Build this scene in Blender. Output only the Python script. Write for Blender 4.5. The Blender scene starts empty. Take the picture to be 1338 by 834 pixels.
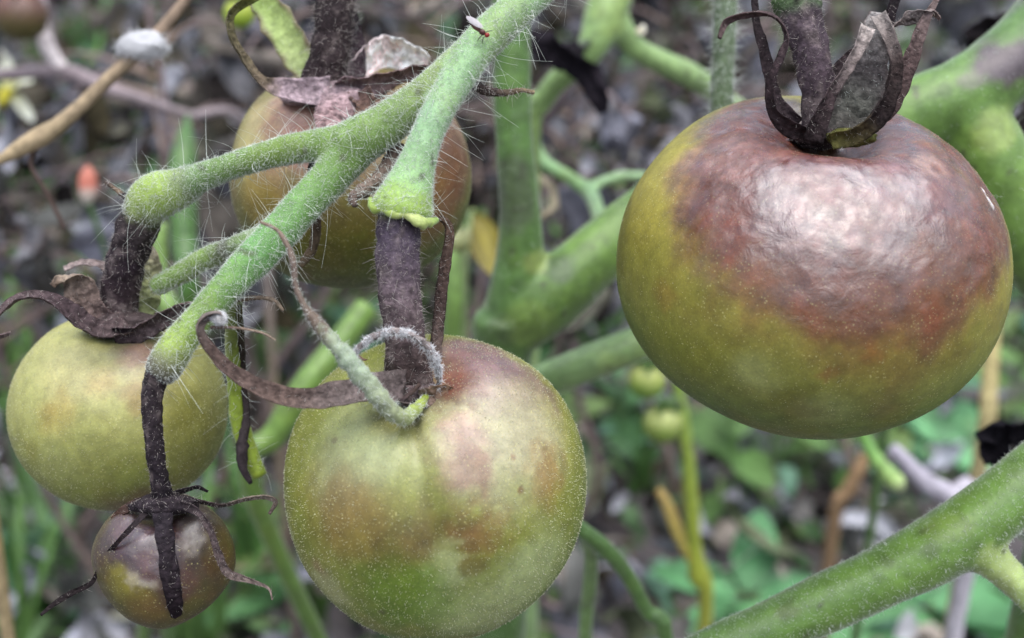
import bpy, math, random
import numpy as np
from mathutils import Vector, Matrix

# ------------------------------------------------------------------ camera, sky, sun, exposure
sc = bpy.context.scene
col = bpy.context.collection
PITCH = math.radians(25.0)
HFOV = math.radians(42.0)
CAM = np.array([0.0, 0.0, 0.45])
RIGHT = np.array([1.0, 0, 0])
FWD = np.array([0, math.cos(PITCH), -math.sin(PITCH)])
UP = np.array([0, math.sin(PITCH), math.cos(PITCH)])
TH = math.tan(HFOV / 2)

cd = bpy.data.cameras.new('camera')
cam = bpy.data.objects.new('camera', cd)
col.objects.link(cam)
cam.location = CAM
cam.rotation_euler = (math.pi / 2 - PITCH, 0, 0)
cd.sensor_width = 36
cd.sensor_fit = 'HORIZONTAL'
cd.angle = HFOV
cd.clip_start = 0.005
cd.clip_end = 300
cd.dof.use_dof = True
cd.dof.focus_distance = 0.209
cd.dof.aperture_fstop = 15.0
sc.camera = cam

SUN_EL, SUN_AZ = math.radians(78), math.radians(-25)
w = bpy.data.worlds.new('World')
sc.world = w
w.use_nodes = True
nt = w.node_tree
bg = nt.nodes['Background']
sky = nt.nodes.new('ShaderNodeTexSky')
sky.sky_type = 'NISHITA'
sky.sun_disc = False
sky.sun_elevation = SUN_EL
sky.sun_rotation = math.pi + SUN_AZ
sky.dust_density = 4.0
sky.air_density = 1.0
hs = nt.nodes.new('ShaderNodeHueSaturation')
hs.inputs['Saturation'].default_value = 0.70
nt.links.new(sky.outputs[0], hs.inputs['Color'])
nt.links.new(hs.outputs[0], bg.inputs[0])
bg.inputs[1].default_value = 0.095
sd = bpy.data.lights.new('sun', 'SUN')
sun = bpy.data.objects.new('sun', sd)
col.objects.link(sun)
sun.location = (0, 0, 3)
sd.energy = 1.5
sd.angle = math.radians(88)
sd.color = (0.90, 0.95, 1.0)
sdir = Vector((math.sin(SUN_AZ) * math.cos(SUN_EL) * -1, math.cos(SUN_AZ) * math.cos(SUN_EL) * -1, math.sin(SUN_EL)))
sun.rotation_euler = sdir.to_track_quat('Z', 'Y').to_euler()

sc.view_settings.view_transform = 'Standard'
sc.view_settings.look = 'None'
sc.view_settings.gamma = 1
sc.view_settings.exposure = 1.50
sc.render.engine = 'CYCLES'
sc.cycles.use_denoising = True
sc.cycles.max_bounces = 6
sc.cycles.diffuse_bounces = 3
sc.cycles.transparent_max_bounces = 4
sc.cycles.sample_clamp_indirect = 4

# ------------------------------------------------------------------ helpers
rng = np.random.default_rng(7)
random.seed(7)


def mpp(d):
    return 2 * TH * d / 1338.0


def P(px, py, d):
    k = 2 * TH / 1338.0
    return CAM + d * (FWD + RIGHT * ((px - 669) * k) + UP * ((417 - py) * k))


def to_px(V):
    q = V - CAM
    d = q @ FWD
    k = 2 * TH / 1338.0
    return 669 + (q @ RIGHT) / d / k, 417 - (q @ UP) / d / k, d


def G(px, py, h=0.0):
    k = 2 * TH / 1338.0
    r = FWD + RIGHT * ((px - 669) * k) + UP * ((417 - py) * k)
    return CAM + r * ((h - CAM[2]) / r[2])


def S(r, g, b, k=0.74):
    c = np.array([r, g, b]) / 255.0
    return np.where(c <= 0.04045, c / 12.92, ((c + 0.055) / 1.055) ** 2.4) * k


def vnoise(p, seed=0):
    p = np.asarray(p, float)
    i = np.floor(p).astype(np.int64)
    f = p - i
    u = f * f * (3 - 2 * f)
    out = np.zeros(len(p))
    for a in (0, 1):
        for b in (0, 1):
            for c in (0, 1):
                h = ((i[:, 0] + a) * 374761393 + (i[:, 1] + b) * 668265263 + (i[:, 2] + c) * 1440662683 + seed * 974711) & 0xffffffff
                h = ((h ^ (h >> 13)) * 1274126177) & 0xffffffff
                h = h ^ (h >> 16)
                wt = (u[:, 0] if a else 1 - u[:, 0]) * (u[:, 1] if b else 1 - u[:, 1]) * (u[:, 2] if c else 1 - u[:, 2])
                out += wt * (h / 4294967295.0 * 2 - 1)
    return out


def fbm(p, seed=0, octv=3):
    s, a, t = 0, 1.0, 0
    for o in range(octv):
        s = s + a * vnoise(p * 2 ** o, seed + o * 17)
        t += a
        a *= 0.5
    return s / t


def smooth(a, b, x):
    t = np.clip((x - a) / (b - a), 0, 1)
    return t * t * (3 - 2 * t)


def nrm(v):
    return v / np.maximum(np.linalg.norm(v, axis=-1, keepdims=True), 1e-12)


def mesh(name, V, F, C=None, mat=None, attrs=None, smooth_faces=True):
    """V (N,3); F list of index arrays (quads or tris)"""
    me = bpy.data.meshes.new(name)
    V = np.asarray(V, np.float32)
    Fs = [np.asarray(f, np.int32) for f in (F if isinstance(F, list) else [F]) if len(f)]
    loops = np.concatenate([f.ravel() for f in Fs])
    sizes = np.concatenate([np.full(len(f), f.shape[1], np.int32) for f in Fs])
    starts = np.concatenate([[0], np.cumsum(sizes)[:-1]]).astype(np.int32)
    me.vertices.add(len(V))
    me.vertices.foreach_set('co', V.ravel())
    me.loops.add(len(loops))
    me.loops.foreach_set('vertex_index', loops)
    me.polygons.add(len(sizes))
    me.polygons.foreach_set('loop_start', starts)
    me.polygons.foreach_set('loop_total', sizes)
    me.update(calc_edges=True)
    me.validate()
    if smooth_faces:
        me.polygons.foreach_set('use_smooth', np.ones(len(me.polygons), bool))
    if C is not None:
        C = np.asarray(C, np.float32)
        if C.ndim == 1:
            C = np.tile(C, (len(V), 1))
        gm = {'withered_tissue': 1.25, 'withered_sepal': 1.35, 'dry_leaf': 1.3, 'dry_stalk': 1.15}.get(mat.name if mat else '', 1.0)
        if gm != 1.0:
            lum = np.maximum(C.mean(1, keepdims=True), 1e-4)
            C = C * (lum / .36) ** (gm - 1)
        a = me.attributes.new('Col', 'FLOAT_COLOR', 'POINT')
        a.data.foreach_set('color', np.concatenate([np.clip(C, 0.001, 1), np.ones((len(V), 1), np.float32)], 1).astype(np.float32).ravel())
    for k, v in (attrs or {}).items():
        a = me.attributes.new(k, 'FLOAT', 'POINT')
        a.data.foreach_set('value', np.asarray(v, np.float32))
    if mat:
        me.materials.append(mat)
    return me


def obj(name, me, parent=None, kind=None):
    o = bpy.data.objects.new(name, me)
    col.objects.link(o)
    if parent:
        o.parent = parent
    if kind:
        o['kind'] = kind
    return o


def part(name, V, F, C, mat, parent=None, origin=None, kind=None, attrs=None):
    if origin is None:
        origin = root_loc(parent)
    return obj(name, mesh(name, np.asarray(V) - origin, F, C, mat, attrs), parent, kind)


def root_loc(p):
    while p is not None and p.parent is not None:
        p = p.parent
    return np.array(p.location) if p is not None else np.zeros(3)


def thing(name, loc, label, cat, group=None):
    o = bpy.data.objects.new(name, None)
    col.objects.link(o)
    o.empty_display_size = 0.005
    o.location = [float(x) for x in loc]
    o['label'] = label
    o['category'] = cat
    if group:
        o['group'] = group
    return o


def copy_tree(o, parent=None):
    c = o.copy()
    col.objects.link(c)
    c.parent = parent
    for ch in list(o.children):
        copy_tree(ch, c)
    return c


def spline(ctrl, n):
    c = np.asarray(ctrl, float)
    k = len(c)
    if k == 2:
        t = np.linspace(0, 1, n)[:, None]
        return c[0] * (1 - t) + c[1] * t
    c = np.vstack([2 * c[0] - c[1], c, 2 * c[-1] - c[-2]])
    c[0, 3:] = ctrl[0][3:]
    c[-1, 3:] = ctrl[-1][3:]
    # parametrise by chord length so samples are even
    L = np.linalg.norm(np.diff(c[1:-1, :3], axis=0), axis=1)
    cum = np.concatenate([[0], np.cumsum(L)])
    s = np.linspace(0, cum[-1], n)
    seg = np.clip(np.searchsorted(cum, s, side='right') - 1, 0, k - 2)
    t = ((s - cum[seg]) / np.maximum(L[seg], 1e-12))[:, None]
    p0, p1, p2, p3 = c[seg], c[seg + 1], c[seg + 2], c[seg + 3]
    return 0.5 * (2 * p1 + (p2 - p0) * t + (2 * p0 - 5 * p1 + 4 * p2 - p3) * t ** 2 + (3 * p1 - p0 - 3 * p2 + p3) * t ** 3)


def W(ctrl):
    """control points (px,py,depth,size_px,...) -> world (x,y,z,size_m,...)"""
    out = []
    for c in ctrl:
        p = P(c[0], c[1], c[2])
        out.append([*p, *( [c[3] * mpp(c[2])] if len(c) > 3 else []), *c[4:]])
    return np.array(out, float)


def frames(X):
    T = nrm(np.gradient(X, axis=0))
    N = np.zeros_like(X)
    a = np.array([0.3, 0.2, 0.9])
    if abs(a @ T[0]) > 0.9:
        a = np.array([0.9, 0.3, 0.1])
    N[0] = nrm(a - (a @ T[0]) * T[0])
    for i in range(1, len(X)):
        v = N[i - 1] - (N[i - 1] @ T[i]) * T[i]
        N[i] = nrm(v)
    return T, N, np.cross(T, N)


def stops(t, st):
    xs = [s[0] for s in st]
    cs = np.array([s[1] for s in st])
    return np.stack([np.interp(t, xs, cs[:, j]) for j in range(3)], 1)


def grid_faces(n, m, closed):
    i = np.arange(n - 1)[:, None]
    j = np.arange(m if closed else m - 1)[None, :]
    a = i * m + j
    b = i * m + (j + 1) % m
    return np.stack([a, b, b + m, a + m], -1).reshape(-1, 4)


def tube(ctrl, n=40, m=14, lump=0.06, lump_f=1.2, seed=0, cst=None, rag=0.04, world=False, ridge=0.0):
    c = np.array(ctrl, float) if world else W(ctrl)
    s = spline(c, n)
    X, R = s[:, :3], np.maximum(s[:, 3], 1e-6)
    T, N, B = frames(X)
    ph = np.linspace(0, 2 * math.pi, m, endpoint=False)
    t = np.linspace(0, 1, n)
    rm = R.mean()
    dirs = N[:, None, :] * np.cos(ph)[None, :, None] + B[:, None, :] * np.sin(ph)[None, :, None]
    V = X[:, None, :] + dirs * R[:, None, None]
    Vf = V.reshape(-1, 3)
    nz = fbm(Vf / rm * lump_f, seed, 2)
    rr = 1 + lump * nz + ridge * np.tile(np.cos(ph * 5), n)
    V = X[:, None, :] + dirs * (R[:, None] * rr.reshape(n, m))[:, :, None]
    V = V.reshape(-1, 3)
    tt = np.repeat(t, m)
    V = np.vstack([V, X[0] - T[0] * R[0] * 0.25, X[-1] + T[-1] * R[-1] * 0.25])
    tt = np.concatenate([tt, [0, 1]])
    F = grid_faces(n, m, True)
    k = np.arange(m)
    i0, i1 = n * m, n * m + 1
    caps = np.concatenate([np.stack([np.full(m, i0), (k + 1) % m, k], 1), np.stack([np.full(m, i1), (n - 1) * m + k, (n - 1) * m + (k + 1) % m], 1)])
    C = None
    if cst is not None:
        C = stops(np.clip(tt + rag * fbm(V / rm * 1.1, seed + 5, 3), 0, 1), cst)
        C = C * (1 + 0.18 * fbm(V / rm * 2.5, seed + 9, 2))[:, None]
    return V, [F, caps], C


def strap(ctrl, n=64, m=11, thick=0.00035, cup=0.3, ruffle=0.1, rf=6.0, seed=0, cst=None, edge=None, world=False, crink=0.24):
    """ribbon: ctrl (px,py,d,halfwidth_px,angle_deg); angle 0 = flat side to the camera"""
    c = np.array(ctrl, float) if world else W(ctrl)
    s = spline(c, n)
    X, HW, A = s[:, :3], np.maximum(s[:, 3], 1e-5), np.radians(s[:, 4])
    T = nrm(np.gradient(X, axis=0))
    vc = nrm(CAM - X) if not world else np.tile([0, 0, 1.0], (n, 1))
    N0 = nrm(vc - (vc * T).sum(1, keepdims=True) * T)
    # keep the normal continuous
    for i in range(1, n):
        if N0[i] @ N0[i - 1] < 0:
            N0[i] = -N0[i]
    B0 = np.cross(T, N0)
    N = N0 * np.cos(A)[:, None] + B0 * np.sin(A)[:, None]
    B = np.cross(T, N)
    v = np.linspace(-1, 1, m)
    t = np.linspace(0, 1, n)
    tt, vv = np.repeat(t, m), np.tile(v, n)
    arc = np.arange(n)
    wl = HW[:, None] * (1 + 0.12 * vnoise(np.stack([t * 14, t * 0 + seed, t * 0], 1), seed)[:, None])
    off = cup * HW[:, None] * (v ** 2)[None, :]
    rn = vnoise(np.stack([tt * rf + seed * 3.1, vv * 0.8, vv * 0 + seed], 1), seed + 3).reshape(n, m)
    off = off + ruffle * HW[:, None] * rn * 2 * np.abs(v)[None, :] ** 1.2
    cn = fbm(np.stack([tt * rf * 3.5, vv * 2.4, vv * 0 + seed], 1), seed + 11, 3).reshape(n, m)
    off = off + crink * HW[:, None] * cn
    mid = X[:, None, :] + B[:, None, :] * (wl * v[None, :])[:, :, None] + N[:, None, :] * off[:, :, None]
    th = thick * (1 - 0.6 * v ** 2)
    top = mid + N[:, None, :] * th[None, :, None] * 0.5
    bot = mid - N[:, None, :] * th[None, :, None] * 0.5
    V = np.concatenate([top.reshape(-1, 3), bot.reshape(-1, 3)])
    F1 = grid_faces(n, m, False)
    F2 = F1[:, ::-1] + n * m
    nm = n * m
    i = np.arange(n - 1)
    e1 = np.stack([i * m, (i + 1) * m, (i + 1) * m + nm, i * m + nm], 1)
    e2 = np.stack([i * m + m - 1, i * m + m - 1 + nm, (i + 1) * m + m - 1 + nm, (i + 1) * m + m - 1], 1)
    j = np.arange(m - 1)
    e3 = np.stack([j, j + nm, j + 1 + nm, j + 1], 1)
    e4 = np.stack([(n - 1) * m + j, (n - 1) * m + j + 1, (n - 1) * m + j + 1 + nm, (n - 1) * m + j + nm], 1)
    C = None
    if cst is not None:
        tt2 = np.concatenate([tt, tt])
        vv2 = np.concatenate([vv, vv])
        hw = HW.mean()
        C = stops(np.clip(tt2 + 0.06 * fbm(V / hw, seed + 5, 3), 0, 1), cst)
        if edge is not None:
            we = smooth(0.55, 1.0, np.abs(vv2) + 0.25 * fbm(V / hw * 1.5, seed + 6, 2))[:, None]
            C = C * (1 - we) + np.asarray(edge) * we
        C = C * (1 + 0.35 * fbm(V / hw * 2.2, seed + 9, 3))[:, None]
    return V, [F1, F2, e1, e2, e3, e4], C


def triangles(F):
    out = []
    for f in F:
        f = np.asarray(f)
        if f.shape[1] == 3:
            out.append(f)
        else:
            out += [f[:, [0, 1, 2]], f[:, [0, 2, 3]]]
    return np.concatenate(out)


def hairs(V, F, n, lmin, lmax, r0, seed=0, segs=3, droop=0.15, wild=0.35, keep=None, bias=1.6, curl=.42):
    """tapered, bent three-sided hairs rooted on a surface"""
    g = np.random.default_rng(seed + 100)
    T = triangles(F if isinstance(F, list) else [F])
    a, b, c = V[T[:, 0]], V[T[:, 1]], V[T[:, 2]]
    cr = np.cross(b - a, c - a)
    ar = np.linalg.norm(cr, axis=1)
    if keep is not None:
        ar = ar * keep((a + b + c) / 3)
    pr = ar / ar.sum()
    k = g.choice(len(T), n, p=pr)
    r1, r2 = np.sqrt(g.random(n)), g.random(n)
    p = a[k] * (1 - r1)[:, None] + b[k] * (r1 * (1 - r2))[:, None] + c[k] * (r1 * r2)[:, None]
    N = nrm(cr[k])
    d = nrm(N + wild * g.normal(size=(n, 3)))
    L = lmin + (lmax - lmin) * g.random(n) ** bias
    bend = g.normal(size=(n, 3)) * curl
    bend[:, 2] -= droop
    s = np.linspace(0, 1, segs + 1)
    X = p[:, None, :] - d[:, None, :] * r0 + L[:, None, None] * (d[:, None, :] * s[None, :, None] + bend[:, None, :] * (s ** 2)[None, :, None])
    ref = np.where(np.abs(d[:, 2:3]) > 0.8, [[1.0, 0, 0]], [[0, 0, 1.0]])
    u = nrm(np.cross(d, ref))
    v = np.cross(d, u)
    rad = r0 * (0.6 + 0.7 * g.random(n))[:, None] * (1 - 0.72 * s)[None, :]
    ph = np.array([0, 2.094, 4.189])
    ring = u[:, None, None, :] * np.cos(ph)[None, None, :, None] + v[:, None, None, :] * np.sin(ph)[None, None, :, None]
    VV = X[:, :, None, :] + ring * rad[:, :, None, None]
    VV = VV.reshape(-1, 3)
    base = (np.arange(n) * (segs + 1) * 3)[:, None, None, None]
    i = np.arange(segs)[None, :, None, None]
    j = np.arange(3)[None, None, :, None]
    q = np.concatenate([base + i * 3 + j, base + i * 3 + (j + 1) % 3, base + (i + 1) * 3 + (j + 1) % 3, base + (i + 1) * 3 + j], -1).reshape(-1, 4)
    return VV, [q]


def merged(name, tubes, voxel, its=5, lump=0.05, lump_f=300, seed=0):
    """tubes: list of (ctrl, stops). One continuous skin from overlapping tubes; colours by nearest axis point"""
    Vs, Fq, Ft, off = [], [], [], 0
    ax, ac, ar = [], [], []
    for k, (ctrl, st) in enumerate(tubes):
        V, F, _ = tube(ctrl, n=max(24, len(ctrl) * 10), m=18, lump=0.03, seed=seed + k)
        Vs.append(V)
        Fq.append(F[0] + off)
        Ft.append(F[1] + off)
        off += len(V)
        s = spline(W(ctrl), 90)
        ax.append(s[:, :3])
        ar.append(s[:, 3])
        ac.append(stops(np.linspace(0, 1, 90), st))
    me = mesh(name, np.vstack(Vs), [np.vstack(Fq), np.vstack(Ft)])
    o = obj(name, me)
    r = o.modifiers.new('r', 'REMESH')
    r.mode = 'VOXEL'
    r.voxel_size = voxel
    sm = o.modifiers.new('s', 'SMOOTH')
    sm.iterations = its
    sm.factor = 0.5
    bpy.context.view_layer.update()
    dg = bpy.context.evaluated_depsgraph_get()
    m2 = bpy.data.meshes.new_from_object(o.evaluated_get(dg))
    V = np.zeros(len(m2.vertices) * 3, np.float32)
    m2.vertices.foreach_get('co', V)
    V = V.reshape(-1, 3).astype(float)
    NN = np.zeros(len(m2.vertices) * 3, np.float32)
    m2.vertices.foreach_get('normal', NN)
    NN = NN.reshape(-1, 3)
    F = {3: [], 4: []}
    for p in m2.polygons:
        F[len(p.vertices)].append(tuple(p.vertices))
    F = [np.array(f) for f in F.values() if f]
    bpy.data.objects.remove(o)
    bpy.data.meshes.remove(me)
    bpy.data.meshes.remove(m2)
    A, AC, AR = np.vstack(ax), np.vstack(ac), np.concatenate(ar)
    jit = np.stack([fbm(V * 450, seed + i, 3) for i in range(3)], 1)
    Q = V + jit * AR.mean() * 0.55
    C = np.zeros((len(V), 3))
    for i in range(0, len(V), 4000):
        dd = ((Q[i:i + 4000, None, :] - A[None]) ** 2).sum(2) / AR[None] ** 1.0
        wt = np.exp(-(dd - dd.min(1, keepdims=True)) / (AR.mean() * 0.15))
        C[i:i + 4000] = (wt @ AC) / wt.sum(1, keepdims=True)
    V = V + NN * (fbm(V * lump_f, seed + 31, 2) * lump * AR.mean())[:, None]
    C = C * (1 + 0.22 * fbm(V * 700, seed + 40, 3))[:, None]
    w1 = smooth(.05, .55, fbm(V * 110, seed + 50, 3))[:, None] * .45
    C = C * (1 - w1) + C * np.array([1.25, 1.08, .75]) * w1
    w2 = smooth(.25, .6, fbm(V * 160, seed + 55, 4))[:, None] * .35
    C = C * (1 - w2) + (C * .5 + S(110, 104, 100) * .4) * w2
    w3 = smooth(.50, .66, fbm(V * np.array([420, 420, 420]), seed + 60, 2))[:, None] * .7
    C = C * (1 - w3) + S(74, 72, 56) * w3
    return V, F, C


# ------------------------------------------------------------------ materials
def new_mat(name):
    m = bpy.data.materials.new(name)
    m.use_nodes = True
    n = m.node_tree.nodes
    return m, n, m.node_tree.links, n['Principled BSDF']


def plant_mat(name, rough=0.6, var=0.35, scale=900, bump=0.3, bscale=1500, transl=0.0, spec=0.35, sss=0.0, dist=0.0003, sheen=0.0):
    m, n, l, b = new_mat(name)
    at = n.new('ShaderNodeAttribute')
    at.attribute_name = 'Col'
    tc = n.new('ShaderNodeTexCoord')
    nz = n.new('ShaderNodeTexNoise')
    nz.inputs['Scale'].default_value = scale
    nz.inputs['Detail'].default_value = 4
    l.new(tc.outputs['Object'], nz.inputs['Vector'])
    mr = n.new('ShaderNodeMapRange')
    mr.inputs['From Min'].default_value = 0.25
    mr.inputs['From Max'].default_value = 0.75
    mr.inputs['To Min'].default_value = 1 - var
    mr.inputs['To Max'].default_value = 1 + var
    l.new(nz.outputs['Fac'], mr.inputs['Value'])
    mx = n.new('ShaderNodeVectorMath')
    mx.operation = 'MULTIPLY'
    l.new(at.outputs['Color'], mx.inputs[0])
    l.new(mr.outputs[0], mx.inputs[1])
    l.new(mx.outputs[0], b.inputs['Base Color'])
    b.inputs['Roughness'].default_value = rough
    b.inputs['Specular IOR Level'].default_value = spec
    if sheen:
        b.inputs['Sheen Weight'].default_value = sheen
        b.inputs['Sheen Roughness'].default_value = 0.4
    if sss:
        b.inputs['Subsurface Weight'].default_value = sss
        b.inputs['Subsurface Radius'].default_value = (1.0, 0.8, 0.3)
        b.inputs['Subsurface Scale'].default_value = 0.0025
    if bump:
        bn = n.new('ShaderNodeTexNoise')
        bn.inputs['Scale'].default_value = bscale
        bn.inputs['Detail'].default_value = 5
        l.new(tc.outputs['Object'], bn.inputs['Vector'])
        bp = n.new('ShaderNodeBump')
        bp.inputs['Strength'].default_value = bump
        bp.inputs['Distance'].default_value = dist
        l.new(bn.outputs['Fac'], bp.inputs['Height'])
        l.new(bp.outputs[0], b.inputs['Normal'])
    if transl:
        tr = n.new('ShaderNodeBsdfTranslucent')
        l.new(mx.outputs[0], tr.inputs['Color'])
        ms = n.new('ShaderNodeMixShader')
        ms.inputs[0].default_value = transl
        l.new(b.outputs[0], ms.inputs[1])
        l.new(tr.outputs[0], ms.inputs[2])
        l.new(ms.outputs[0], n['Material Output'].inputs[0])
    return m


M_STEM = plant_mat('green_stem_skin', rough=0.55, var=0.22, scale=1300, bump=0.6, bscale=2600, sss=0.06, spec=0.35, dist=0.0002, sheen=0.25)
M_STALK = plant_mat('green_stalk_skin', rough=0.42, var=0.28, scale=350, bump=0.3, bscale=900, sss=0.04, spec=0.45, sheen=0.22)
M_DEAD = plant_mat('withered_tissue', rough=0.75, var=0.5, scale=1600, bump=0.7, bscale=2600, spec=0.12, dist=0.0003)
M_SEPAL = plant_mat('withered_sepal', rough=0.75, var=0.6, scale=1100, bump=1.0, bscale=1300, spec=0.12, transl=0.08, dist=0.0006)
M_LEAF = plant_mat('green_leaf', rough=0.5, var=0.25, scale=160, bump=0.4, bscale=400, transl=0.25, spec=0.35, dist=0.0006)
M_LITTER = plant_mat('dry_leaf', rough=0.85, var=0.45, scale=140, bump=0.6, bscale=420, transl=0.12, spec=0.04, dist=0.0008)
M_TWIG = plant_mat('dry_stalk', rough=0.75, var=0.4, scale=400, bump=0.5, bscale=900, spec=0.25)
M_PETAL = plant_mat('petal', rough=0.6, var=0.1, scale=300, bump=0.1, transl=0.25)


def hair_mat(name, c, tr=0.35):
    m, n, l, b = new_mat(name)
    tc = n.new('ShaderNodeTexCoord')
    nz = n.new('ShaderNodeTexNoise')
    nz.inputs['Scale'].default_value = 300
    l.new(tc.outputs['Object'], nz.inputs['Vector'])
    cr = n.new('ShaderNodeValToRGB')
    cr.color_ramp.elements[0].position = 0.3
    cr.color_ramp.elements[1].position = 0.7
    cr.color_ramp.elements[0].color = (*[x * 0.75 for x in c], 1)
    cr.color_ramp.elements[1].color = (*c, 1)
    l.new(nz.outputs['Fac'], cr.inputs['Fac'])
    l.new(cr.outputs[0], b.inputs['Base Color'])
    b.inputs['Roughness'].default_value = 0.45
    t = n.new('ShaderNodeBsdfTranslucent')
    l.new(cr.outputs[0], t.inputs['Color'])
    ms = n.new('ShaderNodeMixShader')
    ms.inputs[0].default_value = tr
    l.new(b.outputs[0], ms.inputs[1])
    l.new(t.outputs[0], ms.inputs[2])
    l.new(ms.outputs[0], n['Material Output'].inputs[0])
    return m


M_HAIR = hair_mat('plant_hair', (0.86, 0.90, 0.84))
M_FUZZ = hair_mat('fruit_fuzz', (0.72, 0.72, 0.50))
M_MOULD = hair_mat('white_mould', (0.86, 0.86, 0.88), .2)
M_DEADHAIR = hair_mat('withered_hair', (0.55, 0.50, 0.46))


def skin_mat(name):
    m, n, l, b = new_mat(name)
    at = n.new('ShaderNodeAttribute')
    at.attribute_name = 'Col'
    ro = n.new('ShaderNodeAttribute')
    ro.attribute_name = 'rot'
    tc = n.new('ShaderNodeTexCoord')

    def noise(scale, det=4, ro_=0.55):
        z = n.new('ShaderNodeTexNoise')
        z.inputs['Scale'].default_value = scale
        z.inputs['Detail'].default_value = det
        z.inputs['Roughness'].default_value = ro_
        l.new(tc.outputs['Object'], z.inputs['Vector'])
        return z

    def rng_(src, a, b_, c, d):
        r = n.new('ShaderNodeMapRange')
        r.inputs['From Min'].default_value = a
        r.inputs['From Max'].default_value = b_
        r.inputs['To Min'].default_value = c
        r.inputs['To Max'].default_value = d
        l.new(src, r.inputs['Value'])
        return r.outputs[0]

    def mul(a, b_, op='MULTIPLY'):
        q = n.new('ShaderNodeMath')
        q.operation = op
        for i, x in enumerate((a, b_)):
            if isinstance(x, (int, float)):
                q.inputs[i].default_value = x
            else:
                l.new(x, q.inputs[i])
        return q.outputs[0]
    n1 = noise(420, 5)
    n2 = noise(2600, 3)
    v = mul(rng_(n1.outputs['Fac'], 0.25, 0.75, 0.80, 1.20), rng_(n2.outputs['Fac'], 0.3, 0.7, 0.86, 1.14))
    mx = n.new('ShaderNodeVectorMath')
    mx.operation = 'MULTIPLY'
    l.new(at.outputs['Color'], mx.inputs[0])
    l.new(v, mx.inputs[1])
    # pale pin-prick speckles in the skin
    vo = n.new('ShaderNodeTexVoronoi')
    vo.inputs['Scale'].default_value = 1500
    vo.inputs['Randomness'].default_value = 1
    l.new(tc.outputs['Object'], vo.inputs['Vector'])
    sp = mul(rng_(vo.outputs['Distance'], 0.12, 0.26, 0.55, 0.0), mul(rng_(noise(300, 2).outputs['Fac'], 0.42, 0.6, 0.15, 1.0), rng_(ro.outputs['Fac'], 0, 1, 1, .25)))
    mc = n.new('ShaderNodeMix')
    mc.data_type = 'RGBA'
    l.new(sp, mc.inputs['Factor'])
    l.new(mx.outputs[0], mc.inputs['A'])
    mc.inputs['B'].default_value = (0.50, 0.47, 0.20, 1)
    l.new(mc.outputs['Result'], b.inputs['Base Color'])
    rg = noise(700, 4)
    r_green = rng_(rg.outputs['Fac'], 0.3, 0.7, 0.40, 0.55)
    r_rot = rng_(noise(330, 5).outputs['Fac'], 0.35, 0.65, 0.22, 0.60)
    mr = n.new('ShaderNodeMix')
    l.new(ro.outputs['Fac'], mr.inputs['Factor'])
    l.new(r_green, mr.inputs['A'])
    l.new(r_rot, mr.inputs['B'])
    l.new(mr.outputs['Result'], b.inputs['Roughness'])
    l.new(rng_(ro.outputs['Fac'], 0, 1, .5, .7), b.inputs['Specular IOR Level'])
    b.inputs['Subsurface Weight'].default_value = 0.22
    b.inputs['Subsurface Radius'].default_value = (1.0, 0.7, 0.2)
    b.inputs['Subsurface Scale'].default_value = 0.003
    l.new(mul(ro.outputs['Fac'], rng_(noise(120, 4, .6).outputs['Fac'], .40, .58, .35, 1.0)), b.inputs['Coat Weight'])
    l.new(rng_(noise(280, 6, .65).outputs['Fac'], 0.36, 0.62, 0.12, 0.40), b.inputs['Coat Roughness'])
    b.inputs['Coat IOR'].default_value = 1.75
    # relief: fine orange-peel everywhere, wrinkles where it is rotten
    hp = noise(1900, 2)
    hw = noise(300, 6, 0.62)
    hw.inputs['Distortion'].default_value = 0.9
    amp = rng_(noise(95, 3).outputs['Fac'], 0.38, 0.62, 0.1, 2.0)
    h = mul(mul(hp.outputs['Fac'], 0.16), mul(mul(hw.outputs['Fac'], ro.outputs['Fac']), amp), 'ADD')
    bp = n.new('ShaderNodeBump')
    bp.inputs['Strength'].default_value = 0.30
    bp.inputs['Distance'].default_value = 0.0007
    l.new(h, bp.inputs['Height'])
    l.new(bp.outputs[0], b.inputs['Normal'])
    l.new(bp.outputs[0], b.inputs['Coat Normal'])
    return m


M_SKIN = skin_mat('tomato_skin')

# ------------------------------------------------------------------ ground
def soil_mat():
    m, n, l, b = new_mat('damp_soil')
    tc = n.new('ShaderNodeTexCoord')
    z = n.new('ShaderNodeTexNoise')
    z.inputs['Scale'].default_value = 28
    z.inputs['Detail'].default_value = 8
    l.new(tc.outputs['Object'], z.inputs['Vector'])
    cr = n.new('ShaderNodeValToRGB')
    e = cr.color_ramp.elements
    e[0].position, e[0].color = 0.3, (0.040, 0.034, 0.036, 1)
    e[1].position, e[1].color = 0.72, (0.19, 0.172, 0.175, 1)
    x = e.new(0.52)
    x.color = (0.092, 0.08, 0.082, 1)
    l.new(z.outputs['Fac'], cr.inputs['Fac'])
    l.new(cr.outputs[0], b.inputs['Base Color'])
    b.inputs['Roughness'].default_value = 0.9
    z2 = n.new('ShaderNodeTexNoise')
    z2.inputs['Scale'].default_value = 160
    z2.inputs['Detail'].default_value = 6
    l.new(tc.outputs['Object'], z2.inputs['Vector'])
    bp = n.new('ShaderNodeBump')
    bp.inputs['Strength'].default_value = 0.8
    bp.inputs['Distance'].default_value = 0.004
    l.new(z2.outputs['Fac'], bp.inputs['Height'])
    l.new(bp.outputs[0], b.inputs['Normal'])
    return m


def ground_z(x, y):
    p = np.stack([x, y, np.zeros_like(x)], 1)
    return 0.010 * fbm(p * 9, 3, 3) + 0.004 * fbm(p * 60, 4, 2)


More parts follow.
